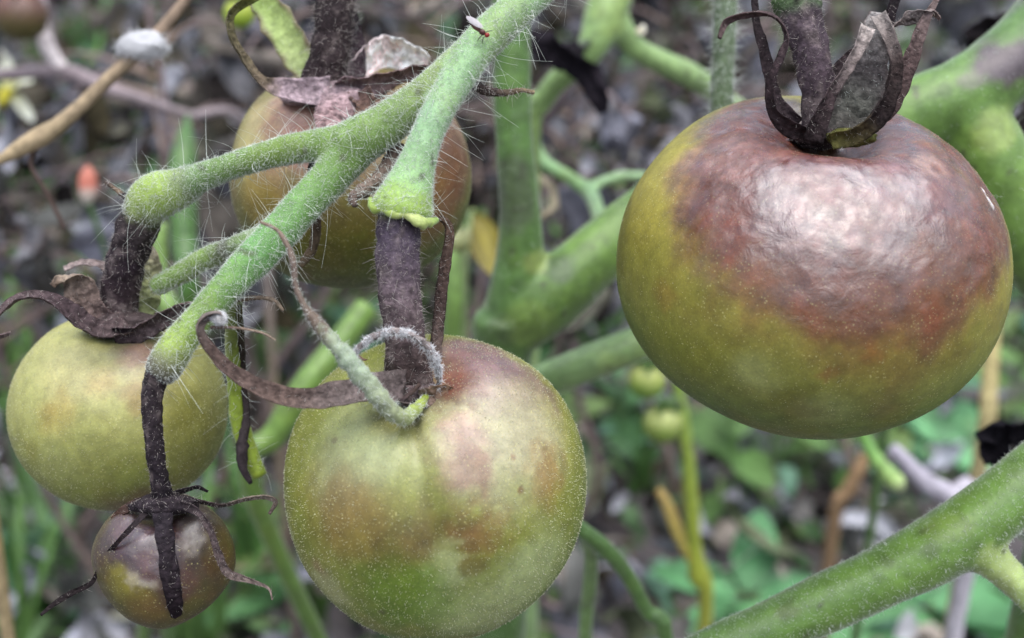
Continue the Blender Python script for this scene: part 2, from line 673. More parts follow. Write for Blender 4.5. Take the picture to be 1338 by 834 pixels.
u = np.linspace(-1, 1, 240)
gx = np.sinh(u * 5.0) / math.sinh(5.0) * 60
gy = 1.0 + np.sinh(u * 5.0) / math.sinh(5.0) * 60
XX, YY = np.meshgrid(gx, gy)
gz = ground_z(XX.ravel(), YY.ravel())
o = obj('ground', mesh('ground', np.stack([XX.ravel(), YY.ravel(), gz], 1), grid_faces(240, 240, False), None, soil_mat()), None, 'structure')

# ------------------------------------------------------------------ tomatoes
def cam_vec(v):
    return nrm(np.array(v[0] * RIGHT + v[1] * UP - v[2] * FWD, float))


def tomato_body(px, py, d, rpx, squash, axis, dim_d=0.16, dim_w=0.30, lobes=5, lobe_a=0.02, seed=0, nth=190, nph=280, pow_r=0.9, lump=0.022, crease=None):
    a = rpx * mpp(d)
    b = a * squash
    Z = cam_vec(axis)
    X = nrm(np.cross(UP if abs(Z @ UP) < 0.95 else RIGHT, Z))
    Y = np.cross(Z, X)
    c = P(px, py, d)
    th = np.linspace(0.004, math.pi - 0.004, nth)
    ph = np.linspace(0, 2 * math.pi, nph, endpoint=False)
    TT, PP = np.meshgrid(th, ph, indexing='ij')
    rho = np.sin(TT) ** pow_r
    z = np.sign(np.cos(TT)) * np.abs(np.cos(TT)) ** 0.97
    up = smooth(-0.2, 1.0, np.cos(TT))
    rib = np.cos(lobes * PP + seed) * 0.6 + 0.4 * np.cos((lobes + 2) * PP + seed * 2.1)
    lob = 1 + lobe_a * rib * (0.35 + 0.65 * up) * np.minimum(1, rho * 1.6)
    L = np.stack([a * rho * lob * np.cos(PP), a * rho * lob * np.sin(PP), b * z * (1 + lobe_a * 0.8 * rib * up * rho)], -1).reshape(-1, 3)
    L *= (1 + lump * fbm(L / a * 1.3, seed + 2, 2))[:, None]
    if crease:
        k_ = 2 * TH / 1338.0
        rv = FWD + RIGHT * ((crease[0] - 669) * k_) + UP * ((417 - crease[1]) * k_)
        q_ = CAM + rv * (d - .8 * a) - c
        pc = math.atan2(q_ @ Y, q_ @ X)
        dp = (np.arctan2(L[:, 1], L[:, 0]) - pc + math.pi) % (2 * math.pi) - math.pi
        L *= (1 - crease[2] * np.exp(-(dp / .16) ** 2) * smooth(-.3, .6, L[:, 2] / b))[:, None]
    rr = np.hypot(L[:, 0], L[:, 1]) / a
    top = (L[:, 2] > 0)
    L[:, 2] -= top * dim_d * a * np.exp(-(rr / dim_w) ** 2)
    L[:, 2] += (~top) * 0.05 * a * np.exp(-(rr / 0.2) ** 2)
    V = c + L[:, :1] * X + L[:, 1:2] * Y + L[:, 2:] * Z
    F = grid_faces(nth, nph, True)
    return dict(V=V, F=F, L=L / a, a=a, b=b, c=c, Z=Z, X=X, Y=Y, n=(nth, nph))


def normals(B):
    V, F = B['V'], B['F']
    N = np.zeros_like(V)
    fn = np.cross(V[F[:, 1]] - V[F[:, 0]], V[F[:, 3]] - V[F[:, 0]])
    for k in range(4):
        np.add.at(N, F[:, k], fn)
    N = nrm(N)
    if ((N * (V - B['c'])).sum(1)).mean() < 0:
        N = -N
        B['F'] = F[:, ::-1]
    return N


def paint(B, base, blots, seed=0):
    """base: function(L)->colour; blots: (px,py,r_px,colour,weight,rot,edge,noise_freq,noise_amp)"""
    V = B['V']
    N = normals(B)
    C = base(B['L'])
    rot = np.zeros(len(V))
    qx, qy, qd = to_px(V)
    vis = ((CAM - V) * N).sum(1) > 0
    dist = None
    idx = np.where(vis)[0]
    for k, (px, py, r, colr, wt, ro, edge, nf, na) in enumerate(blots):
        j = idx[np.argmin((qx[idx] - px) ** 2 + (qy[idx] - py) ** 2)]
        rad = r * mpp(qd[j])
        q = np.linalg.norm(V - V[j], axis=1) / rad
        q = q + na * (fbm((V - B['c']) / rad * nf, seed + k * 7, 5) + .7 * fbm((V - B['c']) / .0022, seed + k * 7 + 3, 2) * (edge < .3))
        m = (1 - smooth(1 - edge, 1 + edge, q)) * wt
        C = C * (1 - m[:, None]) + np.asarray(colr) * m[:, None]
        rot = rot * (1 - m) + ro * m
    p_ = V - B['c']
    mot = .9 * fbm(p_ / .0030, seed + 90, 4) + .5 * fbm(p_ / .0011, seed + 95, 2)
    C = C * (1 + (.16 + .5 * rot) * mot)[:, None]
    C = np.maximum(C, .004)
    return C, rot


def shrivel(B, rot, amt=1.0):
    N = normals(B)
    p = B['V'] - B['c']
    dz = .00045 * fbm(p / .0085, 71, 2) - .00040 * np.abs(fbm(p / .0048, 73, 3)) + .00012 * fbm(p / .0021, 75, 2) - .0002
    B['V'] = B['V'] + N * (rot * dz * amt)[:, None]


def add_fruit(root, B, C, rot, fuzz=6000, flen=(0.00010, 0.00026), fr=0.00005, seed=0):
    shrivel(B, rot)
    f = part('fruit', B['V'], B['F'], C, M_SKIN, root, attrs={'rot': rot})
    if fuzz:
        up = B['Z']

        def keep(c):
            h = ((c - B['c']) @ up) / B['a']
            return np.where(h > 0.9, 0.1, 1.0) * (((CAM - c) * (c - B['c'])).sum(1) > -0.25 * B['a'] * 0.2)
        hv, hf = hairs(B['V'], [B['F']], fuzz, flen[0], flen[1], fr, seed, segs=1, droop=0.0, wild=0.2, keep=keep, curl=.1)
        part('fuzz', hv, hf, None, M_FUZZ, f, origin=root_loc(root), kind='stuff')
    return f


OLIVE = S(168, 160, 62)
GREEN = S(128, 150, 62)
DKOL = S(120, 122, 40)
PALE = S(196, 196, 150)
BROWN = S(122, 78, 52)
DKBR = S(96, 58, 44)
BRW = S(102, 48, 24)
RED = S(132, 66, 36)
MAUVE = S(140, 104, 104)
PINKY = S(176, 146, 140)

DARK = S(62, 52, 58)
PURP = S(104, 90, 98)
BRN = S(112, 92, 84)
TAN = S(160, 142, 124)
GRY = S(150, 140, 138)
LIME = S(150, 170, 60)
STEMG = S(122, 168, 98)
STEMP = S(150, 186, 132)


def sepal(name, root, ctrl, st, fuzz=60, fl=(0.0003, 0.0010), hm=None, seed=0, mat=None, **kw):
    V, F, C = strap(ctrl, cst=st, seed=seed, **kw)
    s = part(name, V, F, C, mat or M_SEPAL, root)
    if fuzz:
        hv, hf = hairs(V, F, fuzz, fl[0] * .6, fl[1] * .8, 0.000028, seed, segs=2, wild=0.5)
        part('fine_hair', hv, hf, None, hm or M_DEADHAIR, s, origin=root_loc(root), kind='stuff')
    return s


def pedicel(root, ctrl, st, fuzz=400, hm=None, seed=0, fl=(0.0003, 0.0012), **kw):
    V, F, C = tube(ctrl, n=110, m=32, lump=0.14, lump_f=1.6, seed=seed, cst=st, **kw)
    w_ = smooth(.05, .5, fbm((V - V[0]) * np.array([900, 900, 420]), seed + 21, 4))[:, None] * .45
    C = C * (1 - w_) + S(150, 136, 132) * w_
    w_ = smooth(.15, .5, fbm((V - V[0]) * np.array([1500, 1500, 500]), seed + 22, 3))[:, None] * .6
    C = C * (1 - w_) + S(58, 48, 50) * w_
    s = part('stem', V, F, C, M_DEAD, root)
    hv, hf = hairs(V, F, int(fuzz * 1.6), fl[0] * .7, fl[1], 0.000032, seed, segs=2, wild=0.4, bias=2.5)
    part('fine_hair', hv, hf, None, M_DEADHAIR, s, origin=root_loc(root), kind='stuff')
    return s


def blob(name, root, px, py, d, rx, ry, rz, c, mat, seed=0, lump=0.25, fuzz=0, fl=(0.0003, 0.001), hm=None):
    th = np.linspace(0.02, math.pi - 0.02, 22)
    ph = np.linspace(0, 2 * math.pi, 30, endpoint=False)
    TT, PP = np.meshgrid(th, ph, indexing='ij')
    D = np.stack([np.sin(TT) * np.cos(PP), np.sin(TT) * np.sin(PP), np.cos(TT)], -1).reshape(-1, 3)
    k = mpp(d)
    V = P(px, py, d) + (D[:, :1] * rx * k * RIGHT + D[:, 1:2] * rz * k * FWD + D[:, 2:] * ry * k * UP) * (1 + lump * fbm(D * 2.2, seed, 3))[:, None]
    F = grid_faces(22, 30, True)
    C = np.asarray(c) * (1 + 0.4 * fbm(D * 4, seed + 3, 3))[:, None]
    b = part(name, V, F, C, mat, root)
    if fuzz:
        hv, hf = hairs(V, [F], fuzz, fl[0], fl[1], 0.00005, seed, segs=2, wild=0.7)
        part('fine_hair', hv, hf, None, hm or M_DEADHAIR, b, origin=root_loc(root), kind='stuff')
    return b


# --- the big one on the right: brown, wrinkled, wet shoulder over olive green
B = tomato_body(1058, 344, 0.225, 251, 0.835, (0.045, 0.86, 0.50), dim_d=0.24, dim_w=0.29, lobes=4, lobe_a=0.012, seed=3, nth=230, nph=330)


def base_r(L):
    t = smooth(-0.9, 0.5, L[:, 2] + 0.25 * fbm(L * 2.0, 5, 3))[:, None]
    c = S(92, 120, 58) * (1 - t) + S(156, 146, 60) * t
    m = smooth(-0.1, 0.5, fbm(L * 4.5, 15, 4))[:, None] * 0.6
    return c * (1 - m) + S(116, 112, 36) * m


bl = [
    (860, 250, 70, S(172, 160, 66), .6, 0, .5, 1.2, .5),
    (985, 490, 30, S(168, 172, 110), .5, 0, .6, 1.2, .5),
    (1075, 540, 34, S(150, 158, 100), .45, 0, .6, 1.2, .5),
    (1190, 430, 70, S(126, 100, 44), .4, .1, .8, 2, .9),
    (1030, 370, 60, S(132, 100, 44), .55, .2, .6, 1.6, .7),
    # soft bronze fringe first, then the dark wet shoulder
    (1170, 375, 130, S(112, 78, 36), .65, .3, .7, 2.2, 1.),
    (1000, 335, 90, S(120, 86, 38), .6, .3, .7, 2.2, 1.),
    (930, 215, 70, S(146, 108, 72), .75, .6, .5, 1.5, .6),
    (990, 150, 80, BRW, 1, 1, .30, 1.6, .4),
    (1065, 215, 150, BRW, 1, 1, .25, 1.6, .4),
    (960, 225, 74, BRW, .9, .95, .6, 2, .7),
    (1160, 155, 90, BRW, 1, 1, .3, 1.6, .4),
    (1270, 200, 90, BRW, 1, 1, .3, 1.6, .4),
    (930, 300, 46, BRW, .75, .7, .75, 2.2, .9),
    (1000, 300, 66, BRW, .9, .85, .65, 2.2, .8),
    (1090, 318, 88, BRW, .95, .95, .6, 2.2, .8),
    (1190, 305, 112, BRW, .97, .95, .55, 2.2, .7),
    (1265, 305, 84, BRW, .97, .95, .55, 2.2, .7),
    (1300, 290, 60, BRW, .9, .9, .4, 1.6, .4),
    (1220, 390, 66, S(112, 68, 38), .75, .5, .6, 2.0, .9),
    (1095, 395, 56, S(112, 66, 38), .75, .5, .6, 2.0, .9),
    (1150, 370, 60, S(108, 62, 38), .7, .6, .6, 2.0, .9),
    (1000, 365, 44, S(124, 78, 42), .6, .4, .6, 2.0, .9),
    (1205, 205, 75, BRW, 1, 1, .4, 1.6, .4),
    # mauve mottling, red flecks
    (950, 205, 55, S(142, 108, 104), .55, 1, .6, 2.0, .8),
    (1100, 250, 90, S(112, 84, 90), .6, 1, .6, 2.0, .8),
    (1220, 250, 60, S(120, 88, 88), .5, 1, .6, 2.0, .8),
    (1010, 260, 50, S(88, 56, 54), .5, 1, .6, 2.2, .9),
    (1160, 320, 60, S(92, 54, 40), .6, .9, .6, 2.2, .9),
    (1050, 345, 50, S(96, 56, 42), .6, .9, .6, 2.2, .9),
    (1250, 330, 50, S(100, 60, 38), .6, .9, .6, 2.2, .9),
    (1218, 215, 24, S(176, 138, 122), .7, .8, .6, 1.5, .5),
    (1225, 220, 9, S(130, 74, 52), .8, .8, .5, 1.5, .4),
    (1050, 195, 50, S(78, 42, 38), .85, .9, .5, 1.5, .5),
    (1120, 195, 34, S(92, 48, 38), .8, .9, .5, 1.5, .5),
    (1010, 172, 26, S(96, 52, 46), .7, .9, .5, 1.5, .5),
    (950, 338, 9, RED, .55, .6, .8, 2, 1.), (985, 360, 12, RED, .45, .6, .8, 2, 1.), (1045, 400, 14, RED, .45, .5, .8, 2, 1.),
    (1083, 487, 12, RED, .45, .2, .8, 2, 1.), (1140, 460, 15, RED, .4, .2, .8, 2, 1.), (1220, 415, 18, RED, .45, .4, .8, 2, 1.),
    (870, 390, 20, S(140, 100, 46), .4, 0, .6, 1.5, .7), (1070, 425, 12, S(124, 66, 36), .5, .3, .8, 2, 1.),
    (1295, 258, 5, S(222, 218, 214, 1), .9, .6, .5, 1, .2), (1300, 268, 5, S(222, 218, 214, 1), .9, .6, .5, 1, .2), (1289, 248, 4, S(222, 218, 214, 1), .9, .6, .5, 1, .2),
]
C, rot = paint(B, base_r, bl, 11)
tr = thing('tomato', P(1072, 190, 0.2145), 'large tomato with wet wrinkled brown shoulder over an olive green lower half', 'tomato', 'blighted tomatoes on the vine')
add_fruit(tr, B, C, rot, fuzz=6500, flen=(.00006, .00016), fr=.00005, seed=1)
pedicel(tr, [(1038, -6, .2145, 32), (1048, 25, .2140, 28), (1060, 70, .2135, 24), (1069, 115, .2135, 23), (1073, 160, .2145, 25), (1074, 190, .2150, 30)],
        [(0, S(110, 140, 92)), (.10, S(96, 112, 84)), (.16, PURP * .8), (.5, S(92, 78, 86)), (1, S(78, 64, 68))], fuzz=700, seed=4, hm=M_HAIR)
blob('calyx', tr, 1078, 178, .2125, 44, 16, 36, S(84, 72, 74), M_SEPAL, 5, fuzz=200)
dk = [(0, S(70, 56, 58)), (.5, S(84, 68, 72)), (1, S(120, 100, 98))]
sepal('sepal', tr, [(1062, 180, .2085, 10.9, 0), (1030, 165, .2055, 11.7, -20), (1011, 140, .204, 10.1, -45), (1010, 105, .203, 8.6, -50), (1022, 75, .203, 7.8, -40), (1029, 50, .2035, 6.2, -60), (1020, 28, .2045, 5.5, -80), (1000, 17, .205, 6.2, -70), (970, 19, .2055, 7.0, -60), (948, 28, .2055, 6.2, -50), (939, 50, .205, 3.9, -30)], dk, 90, seed=1, cup=.45, n=112)
sepal('sepal', tr, [(1040, 165, .2165, 12.5, 0), (1012, 135, .2170, 10.9, 30), (1003, 100, .2175, 10.1, 35), (995, 62, .218, 8.6, 40), (986, 30, .2185, 6.2, 40), (984, -12, .219, 4.7, 40)], [(0, S(84, 70, 74)), (1, S(64, 54, 58))], 70, seed=2, cup=.5)
sepal('sepal', tr, [(1078, 182, .2085, 15.6, 0), (1108, 150, .2095, 28.1, 8), (1128, 112, .2100, 29.6, 5), (1137, 75, .2095, 24.2, 0), (1140, 45, .2085, 16.4, 0), (1146, 16, .2075, 10.9, 0)],
      [(0, S(92, 84, 82)), (.35, S(112, 112, 104)), (.6, S(110, 102, 102)), (.8, S(170, 162, 158)), (1, S(200, 192, 188))], 160, seed=3, cup=.35, ruffle=.15, edge=S(112, 100, 98), n=50, m=13, hm=M_HAIR)
sepal('sepal', tr, [(1062, 186, .206, 13.3, 0), (1068, 158, .2055, 12.5, 25), (1082, 125, .2055, 10.1, 40), (1100, 95, .2058, 8.6, 45), (1120, 62, .206, 9.4, 30), (1132, 35, .206, 10.9, 20)],
      [(0, S(58, 46, 48)), (.4, S(92, 76, 78)), (.7, S(150, 136, 132)), (1, S(186, 174, 168))], 140, seed=4, cup=.6, n=50)
sepal('sepal', tr, [(1085, 184, .2055, 11.7, 10), (1118, 172, .2045, 14.8, 40), (1146, 146, .204, 15.6, 50), (1161, 110, .204, 14.0, 55), (1165, 78, .2045, 10.9, 45), (1158, 45, .2055, 9.4, 20), (1147, 20, .2065, 9.4, 10)],
      [(0, S(116, 112, 60)), (.2, S(96, 84, 58)), (.3, S(66, 54, 54)), (.65, S(78, 64, 62)), (.85, S(140, 128, 124)), (1, S(176, 166, 160))], 140, seed=5, cup=.7, n=55)
blob('calyx_swelling', tr, 1112, 180, .2075, 34, 12, 22, S(118, 118, 62), M_SEPAL, 8, lump=.25, fuzz=160)
sepal('sepal', tr, [(1130, 165, .2115, 10.9, 0), (1163, 135, .2115, 13.3, 20), (1180, 100, .2115, 10.9, 25), (1192, 68, .2115, 10.1, 20), (1206, 32, .2115, 7.0, 10), (1226, -4, .2115, 3.1, 0)],
      [(0, S(84, 68, 66)), (.5, S(112, 92, 90)), (1, S(140, 122, 118))], 120, seed=6, cup=.5, n=45)
sepal('sepal', tr, [(1162, 38, .2125, 4.7, 60), (1178, 27, .2125, 8.6, 50), (1200, 21, .212, 10.9, 40), (1218, 17, .212, 8.6, 50), (1228, 26, .2118, 3.9, 60)],
      [(0, S(128, 114, 110)), (.6, S(158, 146, 142)), (1, S(150, 130, 124))], 90, seed=7, cup=.3, ruffle=.5)
sepal('sepal', tr, [(1150, 60, .2155, 8.6, 10), (1158, 35, .2155, 7.8, 10), (1166, 8, .216, 7.0, 20), (1176, -25, .217, 4.7, 20)], [(0, S(58, 46, 52)), (1, S(50, 40, 46))], 60, seed=8, cup=.4)
sepal('sepal', tr, [(1075, 120, .2155, 7.0, 0), (1100, 84, .217, 7.0, 0), (1128, 56, .218, 4.7, 0)], [(0, S(70, 58, 62)), (1, S(80, 66, 68))], 40, seed=9, cup=.3)

# --- the front one: pale, frosted upper half, green below
B = tomato_body(568, 634, 0.215, 197, 0.97, (-0.13, 0.74, 0.64), dim_d=0.20, dim_w=0.27, lobes=3, lobe_a=0.022, seed=5, nth=220, nph=310, pow_r=.93, crease=(548, 600, .05), lump=.03)


def base_f(L):
    t = smooth(-0.7, 0.4, L[:, 2] + 0.3 * fbm(L * 2.0, 25, 3))[:, None]
    c = S(96, 124, 30) * (1 - t) + S(136, 142, 62) * t
    m = smooth(0.0, 0.5, fbm(L * 3.5, 35, 4))[:, None] * 0.5
    return c * (1 - m) + S(146, 142, 62) * m


bl = [
    (460, 590, 70, S(176, 182, 136), .7, .1, .5, 1.2, .4),
    (640, 545, 95, S(182, 172, 148), .65, .2, .6, 1.6, .6),
    (625, 462, 62, S(116, 82, 82), .95, .5, .5, 1.8, .7),
    (695, 500, 42, S(120, 92, 90), .75, .4, .6, 2, .8),
    (570, 470, 40, S(120, 84, 74), .8, .6, .5, 1.6, .6),
    (650, 500, 40, S(150, 118, 116), .5, .4, .6, 2, .8),
    (590, 500, 22, S(140, 88, 66), .8, .6, .5, 1.4, .5),
    (700, 560, 60, S(180, 172, 140), .5, .2, .6, 1.3, .5),
    (605, 560, 30, S(160, 116, 108), .6, .4, .7, 2, .8),
    (612, 612, 34, S(128, 88, 72), .75, .3, .8, 2.2, 1.),
    (715, 620, 36, S(146, 112, 62), .7, .2, .6, 2, .7),
    (440, 665, 60, S(122, 88, 44), .65, .1, .6, 1.3, .6),
    (470, 700, 50, S(130, 108, 50), .6, .1, .6, 1.8, .7),
    (545, 705, 60, S(94, 76, 30), .75, .2, .8, 2, .9),
    (545, 715, 26, S(116, 92, 46), .4, .3, .8, 2, .9),
    (625, 700, 36, S(120, 84, 42), .75, .2, .7, 2.2, .9),
    (577, 762, 24, S(176, 186, 130), .6, 0, .8, 2.2, 1.),
    (586, 735, 26, S(176, 186, 130), .6, 0, .8, 2.2, 1.),
    (618, 742, 17, S(112, 100, 34), .9, .2, .25, 1.2, .15),
    (700, 745, 55, S(172, 184, 124), .8, 0, .6, 1.3, .6),
    (640, 800, 70, S(168, 180, 120), .8, 0, .6, 1.4, .7),
    (520, 780, 60, S(96, 130, 30), .7, 0, .6, 1.4, .6),
    (430, 770, 30, S(180, 182, 126), .7, 0, .6, 1.4, .7),
    (415, 742, 13, S(120, 84, 48), .6, .2, .6, 1.5, .7),
    (680, 640, 5, S(110, 80, 44), .8, .2, .5, 1, .2), (500, 800, 5, S(70, 60, 36), .7, .2, .5, 1, .2),
    (437, 575, 5, S(120, 104, 80), .6, .2, .5, 1, .3), (672, 598, 4, S(120, 74, 56), .6, .2, .5, 1, .3),
    (520, 550, 34, S(104, 100, 40), .7, .1, .6, 1.2, .4),
    (600, 505, 30, S(104, 62, 50), .8, .4, .6, 2, .7),
]
C, rot = paint(B, base_f, bl, 21)
tf = thing('tomato', P(537, 515, 0.204), 'round tomato with frosted pale upper half, mauve rim at the stem, green underside', 'tomato', 'blighted tomatoes on the vine')
add_fruit(tf, B, C, rot, fuzz=11000, flen=(.00012, .00034), fr=.000055, seed=2)
pedicel(tf, [(521, 276, .2010, 27), (520, 320, .2013, 29), (521, 370, .2018, 28), (526, 420, .2028, 27), (532, 470, .2045, 29), (538, 510, .2070, 36)],
        [(0, S(120, 136, 78)), (.035, S(96, 96, 76)), (.06, S(76, 66, 80)), (.15, S(104, 92, 106)), (.5, S(120, 104, 108)), (.8, S(98, 82, 80)), (1, S(90, 76, 72))], fuzz=1100, fl=(.0003, .0016), seed=6)
blob('calyx', tf, 535, 516, .2045, 52, 20, 30, S(120, 104, 104), M_SEPAL, 15, fuzz=350, hm=M_HAIR)
sepal('sepal', tf, [(530, 515, .2005, 25, 30), (490, 516, .1975, 23, 35), (450, 521, .195, 19, 35), (410, 527, .1935, 16, 35), (370, 522, .192, 14, 30), (330, 506, .191, 12, 30), (298, 486, .1905, 10, 35), (272, 458, .190, 9, 40), (258, 432, .190, 8, 50), (266, 413, .1905, 8, 60), (286, 408, .191, 10, 60), (296, 418, .1915, 6, 60)],
      [(0, S(124, 110, 108)), (.2, S(142, 128, 124)), (.45, S(124, 104, 96)), (.8, S(104, 86, 80)), (1, S(160, 148, 142))], 320, fl=(.0003, .0009), seed=11, cup=.75, n=90, m=9)
blob('mould_tuft', tf, 287, 416, .1910, 10, 9, 9, S(190, 186, 182), M_SEPAL, 18, fuzz=900, fl=(.0003, .0009), hm=M_MOULD)
V, F, C = tube([(560, 508, .2040, 4), (548, 530, .1985, 7), (528, 545, .1932, 10), (507, 533, .1900, 12), (474, 494, .1880, 13), (442, 455, .1872, 11), (414, 422, .1875, 8), (398, 400, .188, 4.5), (386, 372, .1885, 4), (384, 348, .189, 4.5), (376, 322, .1895, 4), (362, 301, .190, 3), (340, 290, .191, 2)], n=150, m=16, lump=.38, lump_f=.8, seed=12, rag=.05,
                cst=[(0, S(150, 165, 50)), (.12, S(160, 178, 76)), (.2, S(150, 166, 90)), (.32, S(150, 158, 124)), (.5, S(150, 166, 140)), (.58, S(136, 146, 120)), (.62, S(104, 88, 74)), (.8, S(92, 76, 66)), (1, S(126, 106, 90))])
s = part('sepal', V, F, C, M_STEM, tf)
s['label'] = 'rolled grey-green sepal withered brown at its tip'
hv, hf = hairs(V, F, 1100, .0002, .0008, .00004, 12, segs=2, wild=.6)
part('fine_hair', hv, hf, None, M_HAIR, s, origin=root_loc(tf), kind='stuff')
V, F, C = tube([(458, 484, .1965, 3), (464, 462, .1955, 3.5), (484, 442, .1945, 4.5), (515, 433, .194, 4.5), (545, 442, .1945, 4.5), (564, 462, .1965, 5), (573, 486, .199, 4), (572, 508, .2015, 2.5)], n=70, m=12, lump=.6, lump_f=1.1, seed=13, cst=[(0, S(150, 140, 138)), (1, S(160, 148, 144))])
s = part('mouldy_sepal', V, F, C, M_SEPAL, tf)
s['label'] = 'curled sepal furred over with white mould'
hv, hf = hairs(V, F, 3400, .00015, .0007, .00005, 14, segs=2, wild=1.0, keep=lambda c: smooth(-.35, .25, fbm(c * 900, 5, 2)) + .05)
part('mould', hv, hf, None, M_MOULD, s, origin=root_loc(tf), kind='stuff')
sepal('sepal', tf, [(556, 505, .2050, 10, 20), (564, 465, .2058, 10, 40), (567, 425, .2065, 11, 45), (572, 385, .2068, 10, 40), (576, 350, .2070, 9, 40), (582, 318, .2072, 8, 40), (582, 296, .2070, 7, 50), (572, 285, .2066, 4, 60)], [(0, S(140, 122, 114)), (.5, S(96, 78, 74)), (1, S(120, 98, 84))], 240, fl=(.0003, .0012), seed=14, cup=.9, n=96)
sepal('sepal', tf, [(530, 505, .2075, 16, 10), (500, 494, .2085, 18, 10), (478, 482, .2090, 12, 0), (462, 466, .2092, 5, 0)], [(0, S(108, 92, 92)), (.7, S(140, 116, 108)), (1, S(150, 118, 96))], 120, seed=15, cup=.4)
sepal('sepal', tf, [(548, 520, .2010, 14, 20), (575, 512, .2015, 13, 30), (592, 512, .2020, 8, 30), (606, 520, .2015, 3, 30)], [(0, S(140, 124, 118)), (.6, S(176, 142, 116)), (1, S(120, 70, 50))], 80, seed=16, cup=.5)
V, F, C = tube([(516, 532, .1975, 2.5), (530, 520, .1985, 3), (548, 503, .2005, 3)], n=14, m=7, cst=[(0, DARK), (1, BRN)])
part('twiglet', V, F, C, M_DEAD, tf)
V, F, C = tube([(275, 428, .1912, 2.4), (300, 428, .1925, 2.0), (325, 431, .193, 1.8), (345, 436, .193, 1.8), (360, 445, .1935, 1)], n=24, m=6, lump=.3, cst=[(0, BRN), (1, TAN)])
s = part('dry_thread', V, F, C, M_DEAD, tf)
hv, hf = hairs(V, F, 40, .0002, .0006, .00004, 17, segs=1)
part('fine_hair', hv, hf, None, M_DEADHAIR, s, origin=root_loc(tf), kind='stuff')

# --- left one
B = tomato_body(157, 534, 0.238, 138, 0.91, (0.05, 0.90, 0.42), dim_d=.15, dim_w=.25, lobes=5, lobe_a=.008, seed=9)


def base_l(L):
    t = smooth(-0.75, 0.65, L[:, 2] + 0.25 * fbm(L * 2.0, 45, 3))[:, None]
    c = S(124, 136, 50) * (1 - t) + S(178, 176, 108) * t
    m = smooth(0.0, 0.5, fbm(L * 3.0, 55, 4))[:, None] * 0.5
    return c * (1 - m) + S(132, 128, 48) * m


bl = [
    (95, 480, 50, S(192, 184, 132), .6, 0, .6, 1.2, .5),
    (190, 470, 45, S(182, 168, 140), .6, .1, .6, 1.2, .5),
    (180, 460, 22, S(170, 128, 122), .7, .3, .6, 1.4, .5),
    (75, 540, 26, S(172, 146, 72), .6, 0, .6, 1.4, .6),
    (132, 502, 18, S(176, 150, 92), .5, 0, .6, 1.4, .6),
    (180, 520, 20, S(160, 128, 80), .6, .1, .6, 1.4, .6),
    (100, 590, 45, S(152, 156, 92), .5, 0, .6, 1.3, .6),
    (250, 560, 60, S(124, 120, 52), .5, 0, .6, 1.3, .6),
    (180, 660, 40, S(112, 78, 50), .7, .2, .5, 1.3, .5),
    (70, 610, 30, S(160, 164, 100), .4, 0, .6, 1.3, .6),
]
C, rot = paint(B, base_l, bl, 31)
tl = thing('tomato', P(160, 425, 0.231), 'olive green tomato with faint mauve bruise, hanging above the small shrivelled one', 'tomato', 'blighted tomatoes on the vine')
add_fruit(tl, B, C, rot, fuzz=7000, seed=3)
pedicel(tl, [(188, 276, .2235, 25), (179, 300, .2245, 27), (167, 335, .2265, 26), (159, 370, .228, 25), (155, 400, .229, 24), (155, 425, .2305, 28)],
        [(0, S(110, 128, 72)), (.10, S(74, 66, 66)), (.4, S(66, 54, 62)), (1, S(76, 60, 62))], fuzz=700, fl=(.0003, .0013), hm=M_HAIR, seed=7)
blob('calyx', tl, 160, 424, .2285, 56, 18, 36, S(112, 98, 98), M_SEPAL, 25, fuzz=260)
sepal('sepal', tl, [(168, 428, .2225, 16, 40), (138, 436, .2205, 17, 45), (112, 428, .2195, 17, 50), (92, 412, .219, 16, 50), (72, 397, .2185, 13, 55), (48, 388, .218, 10, 60), (26, 391, .2175, 9, 60), (6, 405, .217, 8, 60), (-12, 425, .217, 7, 60), (-6, 438, .2175, 5, 60), (14, 434, .218, 4, 60)], [(0, S(108, 92, 92)), (.4, S(92, 76, 80)), (1, S(136, 118, 116))], 260, seed=21, cup=.6, n=112, m=13)
sepal('sepal', tl, [(140, 425, .226, 18, 0), (118, 402, .2255, 20, -10), (108, 378, .225, 20, -15), (94, 362, .224, 18, -50), (78, 361, .223, 15, -90), (66, 372, .2225, 8, -110)], [(0, S(120, 100, 100)), (.5, S(150, 130, 120)), (.8, S(168, 150, 132)), (1, S(130, 110, 96))], 160, seed=22, cup=.5, n=70, m=13)
sepal('sepal', tl, [(150, 395, .233, 9, 10), (138, 352, .233, 8, 40), (110, 345, .232, 7, 60), (84, 353, .231, 5, 60)], [(0, S(120, 104, 104)), (1, S(160, 144, 140))], 90, seed=23, cup=.4)
sepal('sepal', tl, [(166, 425, .231, 18, 0), (184, 398, .2325, 22, 0), (194, 365, .2335, 18, 0), (197, 335, .234, 10, 0), (194, 318, .2345, 4, 0)], [(0, S(150, 160, 112)), (.5, S(176, 182, 128)), (1, S(156, 138, 130))], 120, seed=24, cup=.3, ruffle=.15, hm=M_HAIR)
sepal('sepal', tl, [(148, 434, .2215, 13, 40), (180, 430, .222, 15, 45), (207, 415, .223, 15, 50), (232, 402, .224, 13, 50), (262, 396, .2255, 8, 50)], [(0, S(96, 78, 82)), (.4, S(118, 102, 104)), (1, S(140, 122, 120))], 180, seed=25, cup=.6, n=70, m=13)
sepal('sepal', tl, [(205, 412, .2245, 9, 60), (232, 420, .2235, 8, 60), (250, 428, .223, 4, 60)], [(0, S(110, 92, 92)), (1, S(104, 84, 84))], 60, seed=26, cup=.4)

# --- the small shrivelled one
B = tomato_body(215, 729, 0.211, 88, 0.93, (0.0, 0.86, 0.50), dim_d=.12, dim_w=.3, lobes=4, lobe_a=.03, seed=12, nth=130, nph=200, lump=.08)


